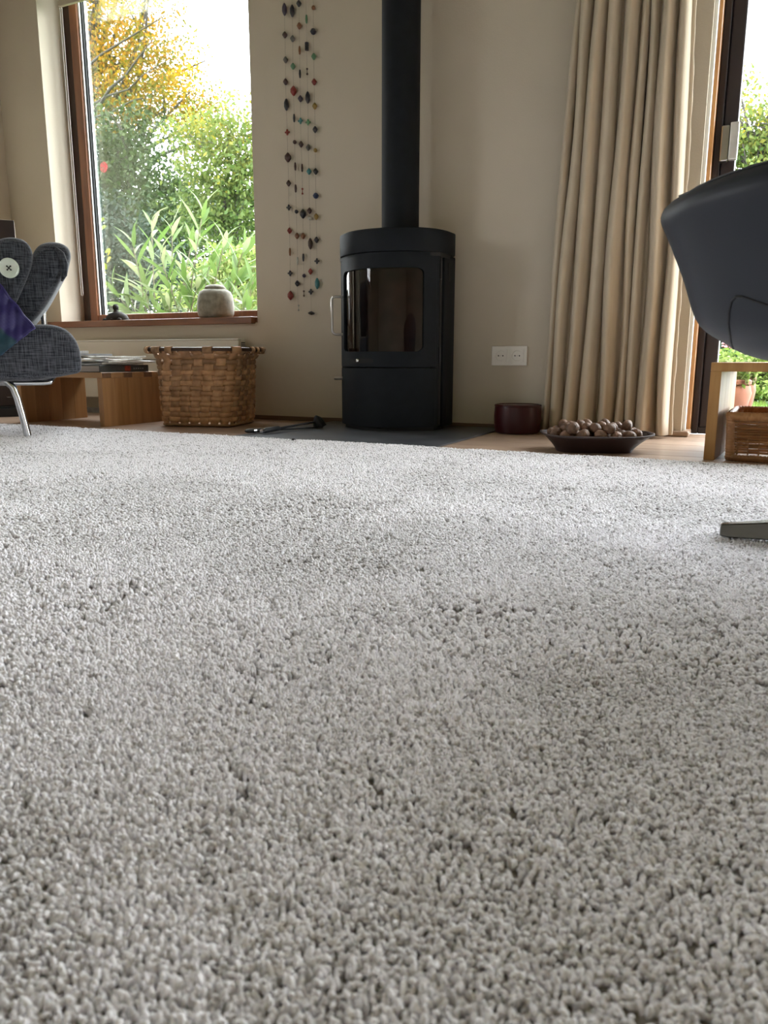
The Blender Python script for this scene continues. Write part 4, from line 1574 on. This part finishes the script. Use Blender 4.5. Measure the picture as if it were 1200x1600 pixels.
# base: column and four-star foot
MB().lathe([(.06, .265), (.05, .24), (.022, .225), (.02, .07), (.034, .05), (.036, .03)], 24).build('column', 'basealu', shc, smooth=35)
foot = AB(0, 0, 0)
ft = Vector((-.025, 1.299, 0)) - AB(SCA, SCB, 0)
fa = math.atan2(ft.dot(_f), ft.dot(_r))
fl_ = ft.length
for k in range(4):
    a = fa + k * PI / 2
    mb = MB()
    secs = [(.0, .022, .018, .050), (.10, .020, .012, .046), (.20, .016, .004, .034), (fl_ - .012, .0125, .0, .0215), (fl_, .0105, .001, .0195)]
    for (q, hw, z0, z1) in secs:
        o_ = len(mb.v)
        mb.v += [(q, -hw, z0), (q, hw, z0), (q, hw * .75, z1), (q, -hw * .75, z1)]
    for i in range(len(secs) - 1):
        for j in range(4):
            mb.f.append((i * 4 + j, i * 4 + (j + 1) % 4, i * 4 + 4 + (j + 1) % 4, i * 4 + 4 + j))
    mb.f += [(3, 2, 1, 0), tuple(len(mb.v) - 4 + j for j in range(4))]
    lo2 = mb.build('star_leg', 'basealu', shc, bevel=.002)
    lo2.rotation_euler = (0, 0, a)

# ================================================================== slab table + wicker box (right)
tb = slab_bench('slab_table', -.112, .52, 2.447, 2.86, .286, .026, 'gloss_oak', 'gloss_oak', 'glossy oak slab table by the glazed door, over a wicker box', None, 3, .03)
tb['category'] = 'table'
tb.location = (.220, 2.627, 0)
tb.rotation_euler = (0, 0, math.radians(-4.7))
wk = empty('wicker_box', (.160, 2.592, 0), rz=math.radians(-3), label='brown wicker box standing under the slab table at the right edge', cat='basket')
WW, WD, WH = .200, .16, .143
for k in range(13):
    z = .028 + k * .0078

    def fn(u, v, z=z, k=k):
        p, nn = sq(u, WW - .008 + .012 * z / WH, WD - .008 + .012 * z / WH, .022)
        a = v * 2 * PI
        wv = .0032 * math.sin(u * 2 * PI * 24 + PI * (k % 2))
        return p + nn * (wv + .0030 * math.cos(a)) + Vector((0, 0, z + .0036 * math.sin(a)))
    MB().grid(fn, 200, 6, closeu=True).build('strand', 'wicker', wk, smooth='all')
for k in range(48):
    p, nn = sq(k / 48, WW - .005, WD - .005, .022)
    p2 = p * 1.03
    MB().tube([(p.x, p.y, .004), (p2.x, p2.y, WH - .008)], .0024, 6).build('upright', 'wicker', wk, smooth=True)
# wrapped top and bottom borders and corner posts
for (zc, rr_, nm) in ((WH - .010, .0115, 'top_border'), (.0115, .0095, 'bottom_border')):
    def fn(u, v, zc=zc, rr_=rr_):
        p, nn = sq(u, WW + .001 + .006 * zc / WH, WD + .001 + .006 * zc / WH, .022)
        a = v * 2 * PI
        r_ = rr_ * (1 + .13 * abs(math.sin(u * PI * 150)))
        return p + nn * (r_ * .62 * math.cos(a)) + Vector((0, 0, zc + r_ * math.sin(a)))
    MB().grid(fn, 900, 8, closeu=True).build(nm, 'wicker', wk, smooth='all')
for sx in (-1, 1):
    for sy in (-1, 1):
        def fn(u, v, sx=sx, sy=sy):
            a = v * 2 * PI
            z = .01 + u * (WH - .02)
            r_ = .0125 * (1 + .10 * abs(math.sin(u * PI * 16)))
            q = 1 + .03 * u
            return (sx * (WW - .008) * q + r_ * math.cos(a), sy * (WD - .008) * q + r_ * math.sin(a), z)
        MB().grid(fn, 80, 10).build('corner_post', 'wicker', wk, smooth='all')
MB().box(-WW + .012, WW - .012, -WD + .012, WD - .012, .004, .009).build('bottom', 'wicker', wk)

# ================================================================== garden
struct(rbox(-40, 40, WY + .6, 60, -.30, -.13).build('lawn', 'lawn'))
struct(rbox(-6, 6, WY + wt + .001, 5.2, -.25, -.06).build('terrace', 'terrace'))
struct(MB().box(-40, XL - wt - .01, -40, WY + .6, -.30, -.13).box(XL - wt - .01, 40, -40, YB - wt - .01, -.30, -.13).build('garden_ground', 'lawn'))


def leaves(name, centers, dirs, ups, length, width, tones, mat, parent, kind='stuff'):
    """kite-shaped leaves from arrays"""
    n_ = len(centers)
    d = dirs / np.linalg.norm(dirs, axis=1, keepdims=True)
    s_ = np.cross(d, ups)
    s_ /= np.linalg.norm(s_, axis=1, keepdims=True) + 1e-9
    nn = np.cross(s_, d)
    L_ = length[:, None]
    W_ = width[:, None]
    v0 = centers - d * L_ * .5
    v1 = centers + s_ * W_ * .5 + nn * W_ * .12
    v2 = centers + d * L_ * .5
    v3 = centers - s_ * W_ * .5 + nn * W_ * .12
    co = np.stack([v0, v1, v2, v3], 1).reshape(-1, 3).astype(np.float32)
    me_ = bpy.data.meshes.new(name)
    me_.vertices.add(4 * n_)
    me_.vertices.foreach_set('co', co.ravel())
    me_.loops.add(4 * n_)
    me_.loops.foreach_set('vertex_index', np.arange(4 * n_, dtype=np.int32))
    me_.polygons.add(n_)
    me_.polygons.foreach_set('loop_start', np.arange(0, 4 * n_, 4, dtype=np.int32))
    at_ = me_.attributes.new('leaf_tone', 'FLOAT', 'FACE')
    at_.data.foreach_set('value', np.clip(tones, 0, 1).astype(np.float32))
    me_.update(calc_edges=True)
    me_.validate()
    me_.materials.append(M[mat])
    o = bpy.data.objects.new(name, me_)
    COL.objects.link(o)
    o.parent = parent
    if kind:
        o['kind'] = kind
    return o


def cloud(blobs, count, clump=.16):
    """leaf centres in clumps spread through ellipsoids; blobs: (centre, radii, share)"""
    tot_ = sum(b_[2] for b_ in blobs)
    out, tone = [], []
    for bi, (c_, r_, sh_) in enumerate(blobs):
        k = int(count * sh_ / tot_)
        nc = max(3, k // 26)
        cc = rng.normal(size=(nc, 3))
        cc /= np.linalg.norm(cc, axis=1, keepdims=True)
        cc *= (rng.random((nc, 1)) ** .45)
        cc = np.array(c_) + cc * np.array(r_)
        idx = rng.integers(0, nc, k)
        tone.append(rng.random(nc)[idx])
        out.append(cc[idx] + rng.normal(size=(k, 3)) * clump * np.array((1, 1, .6)))
    return np.concatenate(out), np.concatenate(tone)


def limb(mb, p0, p1, r0, r1, bend=.1, seed=0, n_=7):
    r_ = random.Random(seed)
    L_ = (p1 - p0).length
    o1 = Vector((r_.uniform(-1, 1), r_.uniform(-1, 1), r_.uniform(-.4, .4))) * bend * L_
    pts_ = []
    for i in range(n_):
        t = i / (n_ - 1)
        pts_.append(p0.lerp(p1, t) + o1 * math.sin(PI * t))
    mb.tube(pts_, [r0 + (r1 - r0) * i / (n_ - 1) for i in range(n_)], 6)
    return pts_


def tree(name, label, base, blobs, count, leaf, mat, tonef, group=None, trunk=.12, clump=.22, nb=14, cat='tree', seed=1):
    root = empty(name, base, label=label, cat=cat, group=group)
    B = Vector(base)
    r_ = random.Random(seed)
    cen = Vector((0, 0, 0))
    for c_, rr_, sh_ in blobs:
        cen += Vector(c_) * sh_
    cen /= sum(b_[2] for b_ in blobs)
    topz = max(c_[2] + rr_[2] for c_, rr_, _ in blobs)
    topp = Vector((cen.x, cen.y, topz - .1 * (topz - B.z)))
    t_ = MB()
    tp = limb(t_, Vector((0, 0, 0)), topp - B, trunk, trunk * .18, .05, seed, 12)
    t_.build('trunk', 'bark', root, smooth='all')
    br = MB()
    for c_, rr_, sh_ in blobs:
        for k in range(max(2, int(nb * sh_ / sum(b_[2] for b_ in blobs)))):
            e_ = Vector([c_[i] + rr_[i] * r_.uniform(-.85, .85) for i in range(3)]) - B
            cand = [q for q in tp if q.z < e_.z - .1] or [tp[1]]
            s0 = cand[min(len(cand) - 1, int(len(cand) * r_.uniform(.55, 1)))]
            q_ = limb(br, s0, e_, trunk * .42, trunk * .07, .12, seed + k * 7)
            for m_ in range(4):
                s1 = q_[r_.randint(2, 5)]
                e1 = s1 + Vector((r_.uniform(-1, 1), r_.uniform(-1, 1), r_.uniform(-.2, .9))) * (min(rr_) * .75)
                limb(br, s1, e1, trunk * .14, trunk * .03, .1, seed + k * 31 + m_, 5)
    br.build('branches', 'bark', root, smooth='all')
    c, tone = cloud(blobs, count, clump)
    n_ = len(c)
    d = rng.normal(size=(n_, 3)) + np.array((0, 0, -.5))
    u = rng.normal(size=(n_, 3)) + np.array((0, 0, 1.2))
    ln = leaf * (.7 + .6 * rng.random(n_))
    tn = tonef(c, tone)
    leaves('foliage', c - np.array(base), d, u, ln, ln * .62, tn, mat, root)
    return root


def bl_(x, y, Y, rx, ry, rz, sh):
    p = at(x, y, Y)
    return ((p.x, p.y, p.z), (rx, ry, rz), sh)


GZ = -.13
tgroup = 'garden trees beyond the window'
# autumn tree, upper left of the window
tb_ = at(60, 420, 14)
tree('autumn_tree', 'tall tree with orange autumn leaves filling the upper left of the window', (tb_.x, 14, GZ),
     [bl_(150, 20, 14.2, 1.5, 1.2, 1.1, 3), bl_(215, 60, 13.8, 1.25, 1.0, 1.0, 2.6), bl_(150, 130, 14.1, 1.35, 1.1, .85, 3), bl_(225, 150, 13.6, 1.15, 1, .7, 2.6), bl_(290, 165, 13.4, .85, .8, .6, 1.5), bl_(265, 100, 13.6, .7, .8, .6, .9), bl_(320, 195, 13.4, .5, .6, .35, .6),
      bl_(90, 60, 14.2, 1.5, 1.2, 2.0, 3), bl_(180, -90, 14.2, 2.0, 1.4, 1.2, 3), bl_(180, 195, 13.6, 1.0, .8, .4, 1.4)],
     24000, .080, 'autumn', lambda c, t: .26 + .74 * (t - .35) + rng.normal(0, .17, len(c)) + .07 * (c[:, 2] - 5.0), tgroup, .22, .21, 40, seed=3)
AT = bpy.data.objects['autumn_tree']
for path, r0 in (([(112, 222), (140, 182), (158, 160), (172, 138), (196, 118), (214, 92), (238, 62)], .05), ([(108, 276), (142, 254), (166, 240), (192, 222), (214, 212), (250, 196)], .045),
                 ([(110, 196), (138, 168), (168, 150), (200, 140), (222, 118), (258, 96)], .035), ([(138, 140), (134, 100), (130, 50), (118, -20)], .05),
                 ([(140, 186), (172, 176), (205, 158), (228, 152), (250, 136)], .028), ([(128, 110), (160, 84), (196, 62), (232, 40), (272, 16)], .03)):
    pp_ = [at(x, y, 12.7) - AT.location for x, y in path]
    MB().tube(pp_, [r0 - r0 * .8 * i / (len(pp_) - 1) for i in range(len(pp_))], 7).build('limb', 'bark', AT, smooth='all')
tb_ = at(215, 480, 10)
tree('green_tree', 'dark green tree below the autumn leaves in the window', (tb_.x, 10.0, GZ),
     [bl_(200, 235, 10.0, 1.0, .9, .55, 2.5), bl_(240, 300, 9.8, 1.2, .9, .6, 3), bl_(170, 290, 10.2, .8, .8, .6, 2), bl_(300, 330, 9.6, .8, .8, .5, 2), bl_(210, 360, 9.8, 1.2, .8, .5, 2.5), bl_(130, 250, 10, .8, .8, .8, 2), bl_(120, 350, 10, .8, .8, .8, 2)],
     14000, .08, 'green', lambda c, t: .25 + .6 * t + rng.normal(0, .16, len(c)), tgroup, .11, .17, 22, seed=8)
tb_ = at(350, 480, 8.6)
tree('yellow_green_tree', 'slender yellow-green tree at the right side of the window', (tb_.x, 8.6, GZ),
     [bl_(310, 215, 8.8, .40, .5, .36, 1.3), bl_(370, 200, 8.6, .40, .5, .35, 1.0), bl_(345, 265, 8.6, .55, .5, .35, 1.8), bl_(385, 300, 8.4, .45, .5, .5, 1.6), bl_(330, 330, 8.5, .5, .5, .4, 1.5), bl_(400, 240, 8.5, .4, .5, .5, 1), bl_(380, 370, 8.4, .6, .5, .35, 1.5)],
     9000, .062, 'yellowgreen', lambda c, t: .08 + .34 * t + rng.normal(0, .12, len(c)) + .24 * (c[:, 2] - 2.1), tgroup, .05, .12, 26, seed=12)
tb_ = at(195, 480, 7.0)
tree('conifer_shrub', 'blue-green conifer shrub behind the left of the window', (tb_.x, 7.0, GZ),
     [bl_(190, 360, 7.0, .45, .45, .35, 1.5), bl_(205, 410, 6.9, .55, .5, .35, 2), bl_(225, 455, 6.8, .7, .5, .35, 2.2), bl_(165, 440, 7.0, .5, .5, .5, 2), bl_(290, 445, 7.0, .6, .5, .30, 1.8), bl_(135, 400, 7, .4, .5, .7, 2)],
     11000, .055, 'conifer', lambda c, t: .15 + .65 * t + rng.normal(0, .15, len(c)), 'garden shrubs beyond the window', .05, .09, 12, 'shrub', seed=21)
tb_ = at(375, 480, 6.2)
tree('golden_bush', 'pale golden-green bush behind the stoneware jar', (tb_.x, 6.2, GZ),
     [bl_(360, 430, 6.2, .45, .4, .25, 2), bl_(395, 420, 6.2, .4, .4, .22, 1.5), bl_(330, 465, 6.2, .5, .4, .25, 2), bl_(390, 470, 6.0, .5, .4, .25, 2)],
     5200, .05, 'bushlime', lambda c, t: .30 + .6 * t + rng.normal(0, .15, len(c)), 'garden shrubs beyond the window', .03, .07, 10, 'shrub', seed=25)


tb_ = at(250, 480, 18)
tree('hedge', 'tall dark green hedge closing the garden behind the trees', (tb_.x, 18.0, GZ),
     [bl_(x, y, 18, 1.7, .9, 1.0, 1) for x in (110, 165, 220, 275, 330, 385, 430) for y in (345, 400, 455)],
     13000, .15, 'green', lambda c, t: .10 + .5 * t + rng.normal(0, .15, len(c)), None, .08, .22, 20, 'hedge', seed=51)


# ---- oleander just outside the window: every leaf is a piece
def longleaf(curl, tone, seed):
    mb = MB()
    N_ = 9
    for i in range(N_):
        t = i / (N_ - 1)
        w = .5 * math.sin(PI * min(1, t * 1.02)) ** .75 * (1 - .25 * t)
        w = max(w, .015)
        z = -curl * t * t
        mb.v += [(t, -w * .215, z + .02 * w), (t, 0, z - .012), (t, w * .215, z + .02 * w)]
    for i in range(N_ - 1):
        for j in range(2):
            mb.f.append((i * 3 + j, i * 3 + 3 + j, i * 3 + 4 + j, i * 3 + 1 + j))
    me_ = mb.mesh('leaf', 'oleander', smooth='all')
    a_ = me_.attributes.new('leaf_tone', 'FLOAT', 'FACE')
    a_.data.foreach_set('value', [tone] * len(me_.polygons))
    return me_


lmesh = [longleaf(c_, t_, i) for i, (c_, t_) in enumerate([(.10, .1), (.25, .3), (.05, .5), (.4, .62), (.2, .8), (.15, .2), (.3, .45), (.5, .92)])]
ob = at(300, 500, 4.05)
ol = empty('oleander', (ob.x, 4.05, -.06), label='oleander with long pointed light green leaves right outside the window', cat='shrub')
OB = Vector((ob.x, 4.05, -.06))
ro = random.Random(4)
# shoots: picture spot of the tip, depth, length of leafy part
shoots = [(318, 322, 4.05), (268, 352, 4.15), (236, 345, 4.2), (205, 372, 4.1), (352, 372, 4.0), (385, 378, 4.0), (300, 372, 4.2), (250, 400, 4.0), (330, 400, 4.1),
          (178, 455, 3.95), (200, 470, 4.0), (225, 440, 4.1), (285, 430, 4.0), (310, 440, 3.95), (372, 425, 4.0), (395, 440, 3.95), (262, 470, 3.95), (345, 455, 4.1), (240, 478, 4.0), (380, 470, 3.9)]
lc = 0
for (tx, ty, tY) in shoots:
    tip = at(tx, ty, tY)
    base_ = Vector((OB.x + ro.uniform(-.25, .25) + (tip.x - OB.x) * .35, OB.y + ro.uniform(-.1, .1), -.06))
    mid = base_.lerp(tip, .5) + Vector((ro.uniform(-.06, .06), ro.uniform(-.05, .05), .03))
    pts_ = []
    for i in range(9):
        t = i / 8
        pts_.append((base_ * (1 - t) ** 2 + mid * 2 * t * (1 - t) + tip * t * t) - OB)
    MB().tube(pts_, [.007 - .0045 * i / 8 for i in range(9)], 6).build('stem', 'stem', ol, smooth='all')
    ax_ = (pts_[-1] - pts_[-3]).normalized()
    for k in range(13):
        t = 1 - (k / 13) * .42
        i = min(int(t * 8), 7)
        p = pts_[i].lerp(pts_[i + 1], t * 8 - i)
        an = k * 2.4 + ro.uniform(-.3, .3)
        side = ax_.orthogonal().normalized()
        side = Matrix.Rotation(an, 3, ax_) @ side
        spread = .35 + .75 * (k / 13)
        dr = (ax_ * math.cos(spread) + side * math.sin(spread)).normalized()
        upv = (ax_ - dr * ax_.dot(dr))
        upv = upv.normalized() if upv.length > .01 else Vector((0, 0, 1))
        yv = upv.cross(dr).normalized()
        rm = Matrix((dr, yv, upv)).transposed()
        L_ = ro.uniform(.15, .25) * (.75 if k < 3 else 1)
        inst('leaf', ro.choice(lmesh), ol, p, rm, (L_, L_, L_))
        lc += 1

# ---- climbing vine with a red flower by the window frame


def roundleaf(tone):
    mb = MB()
    N_ = 7
    for i in range(N_):
        t = i / (N_ - 1)
        w = max(.02, .42 * math.sin(PI * t ** .8) ** .8)
        mb.v += [(t, -w, .06 * w - .1 * t * t), (t, 0, -.02 - .1 * t * t), (t, w, .06 * w - .1 * t * t)]
    for i in range(N_ - 1):
        for j in range(2):
            mb.f.append((i * 3 + j, i * 3 + 3 + j, i * 3 + 4 + j, i * 3 + 1 + j))
    me_ = mb.mesh('leaf', 'vine', smooth='all')
    me_.attributes.new('leaf_tone', 'FLOAT', 'FACE').data.foreach_set('value', [tone] * len(me_.polygons))
    return me_


vm = [roundleaf(t) for t in (.1, .4, .65, .95)]
vb = at(168, 490, 3.6)
vi = empty('climbing_vine', (vb.x, 3.6, -.06), label='yellow-green climbing vine with a red flower at the left window frame', cat='vine')
VB = Vector((vb.x, 3.6, -.06))
vp = [VB.copy()] + [at(x, y, 3.6) for (x, y) in ((166, 480), (164, 440), (160, 410), (157, 370), (152, 330), (148, 290))]
MB().tube([p - VB for p in vp], .004, 6).build('stem', 'stem', vi, smooth='all')
for (x, y) in [(153, 328), (157, 338), (154, 350), (160, 358), (158, 368), (164, 375), (160, 383), (168, 392), (172, 403), (166, 400), (163, 412), (170, 410), (161, 424), (166, 432), (162, 446), (168, 456), (164, 466), (163, 478), (174, 398), (159, 345)]:
    p = at(x - 4, y, 3.6 + ro.uniform(-.03, .04)) - VB
    dr = Vector((ro.uniform(.2, 1), ro.uniform(-.8, .1), ro.uniform(-.5, .5))).normalized()
    upv = Vector((ro.uniform(-.3, .3), -.8, .6))
    upv = (upv - dr * upv.dot(dr)).normalized()
    rm = Matrix((dr, upv.cross(dr).normalized(), upv)).transposed()
    L_ = ro.uniform(.035, .055)
    inst('leaf', ro.choice(vm), vi, p, rm, (L_, L_, L_))
fp = at(161, 262, 3.6) - VB
MB().tube([vp[-1] - VB, (vp[-1] - VB).lerp(fp, .6) + Vector((0, 0, -.01)), fp], .002, 6).build('flower_stalk', 'stem', vi)
for k in range(5):
    a = k / 5 * 2 * PI
    mb = MB()
    mb.grid(lambda u, v: (.030 * u * math.cos(a + (v - .5) * 1.1) + .004, -.012 * u * u + .01, .030 * u * math.sin(a + (v - .5) * 1.1)), 5, 4)
    o = mb.build('petal', 'petalred', vi, smooth='all', solid=.0008)
    o.location = fp

# ---- seen through the glazed door
tb_ = at(1190, 560, 13)
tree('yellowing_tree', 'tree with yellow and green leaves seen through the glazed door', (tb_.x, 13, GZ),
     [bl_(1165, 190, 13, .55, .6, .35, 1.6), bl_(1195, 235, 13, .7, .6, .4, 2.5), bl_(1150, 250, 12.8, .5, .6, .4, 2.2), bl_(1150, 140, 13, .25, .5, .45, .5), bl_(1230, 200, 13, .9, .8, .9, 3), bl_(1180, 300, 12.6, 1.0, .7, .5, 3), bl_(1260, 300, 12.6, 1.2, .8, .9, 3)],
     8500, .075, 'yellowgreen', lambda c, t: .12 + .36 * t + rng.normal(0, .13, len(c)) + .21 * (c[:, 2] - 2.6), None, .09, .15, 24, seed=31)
tb_ = at(1180, 560, 11)
tree('dark_shrub', 'dark green shrub behind the lime bush outside the door', (tb_.x, 11, GZ),
     [bl_(1140, 480, 11, .7, .5, .45, 2), bl_(1180, 520, 11, .8, .5, .45, 2), bl_(1240, 480, 11, 1.0, .6, .8, 3), bl_(1150, 390, 11, .8, .5, .5, 2), bl_(1130, 540, 11, .5, .5, .35, 2)],
     7000, .11, 'darkleaf', lambda c, t: .15 + .7 * t + rng.normal(0, .15, len(c)), None, .06, .16, 14, 'shrub', seed=37)
tb_ = at(1180, 610, 8.6)
lb = tree('lime_bush', 'bright lime-green bush with pink flowers outside the glazed door', (tb_.x, 8.6, GZ),
          [bl_(1130, 575, 8.6, .30, .3, .16, 2), bl_(1165, 575, 8.6, .35, .3, .18, 2), bl_(1200, 590, 8.6, .4, .3, .2, 2.5), bl_(1165, 605, 8.4, .4, .3, .14, 2), bl_(1250, 585, 8.6, .6, .4, .3, 3), bl_(1110, 600, 8.6, .3, .3, .2, 2)],
          7500, .06, 'bushlime', lambda c, t: .12 + .7 * t + rng.normal(0, .15, len(c)), None, .03, .07, 12, 'shrub', seed=41)
LBb = Vector((tb_.x, 8.6, GZ))
for (x, y) in [(1133, 538), (1142, 537), (1145, 540), (1150, 541), (1154, 543), (1172, 546), (1190, 552), (1210, 548)]:
    p = at(x, y, 8.3) - LBb
    mb = MB()
    for k in range(5):
        a = k / 5 * 2 * PI
        mb.lathe([(0, -.012), (.014, -.006), (.018, 0), (.012, .008), (0, .012)], 8, (.022 * math.cos(a), .01 * math.sin(a * 2), .022 * math.sin(a)))
    o = mb.build('flower', 'petalpink', lb, smooth='all')
    o.location = p
# grass blades of the lawn strip in view
gx = rng.uniform(-1.4, 2.2, 9000)
gy = rng.uniform(5.9, 8.0, 9000)
gc = np.stack([gx, gy, np.full(9000, -.105)], 1)
gd = rng.normal(size=(9000, 3)) * .35 + np.array((0, 0, 1.0))
gr = empty('lawn_grass', (0, 0, 0), label='short bright green grass of the lawn outside the door', cat='grass', kind='stuff')
leaves('blades', gc, gd, rng.normal(size=(9000, 3)), np.full(9000, .06), np.full(9000, .006), rng.random(9000) * .6, 'bushlime', gr)
# terracotta pots on the terrace


def tpot(x, y, r, h, label):
    t = empty('terracotta_pot', (x, y, -.06), label=label, cat='pot', group='terracotta pots on the terrace')
    MB().lathe([(r * .55, 0), (r * .62, .01), (r * .9, h * .45), (r, h * .70), (r * .93, h * .86), (r * .82, h * .9), (r * .82, h * .8)], 36).build('body', 'terracotta', t, smooth=40)
    MB().lathe([(r * .80, h * .88), (r * .96, h * .9), (r * .97, h * .97), (r * .88, h), (r * .78, h * .97)], 36).build('rim', 'terracotta', t, smooth=30)
    MB().lathe([(0, h * .88), (r * .82, h * .89)], 24).build('soil', 'bark', t)
    c = np.clip(rng.normal(size=(900, 3)), -1.3, 1.3) * np.array((r * .6, r * .6, .05)) + np.array((0, 0, h + .03))
    leaves('plant', c, rng.normal(size=(900, 3)), rng.normal(size=(900, 3)) + np.array((0, 0, 1)), np.full(900, .035), np.full(900, .025), rng.random(900), 'bushlime', t)
    return t


tpot(-.125, 4.60, .130, .25, 'larger terracotta pot on the terrace behind the left side of the slab table')
tpot(-.060, 4.88, .085, .26, 'smaller terracotta pot bulging out on the terrace seen under the slab table')
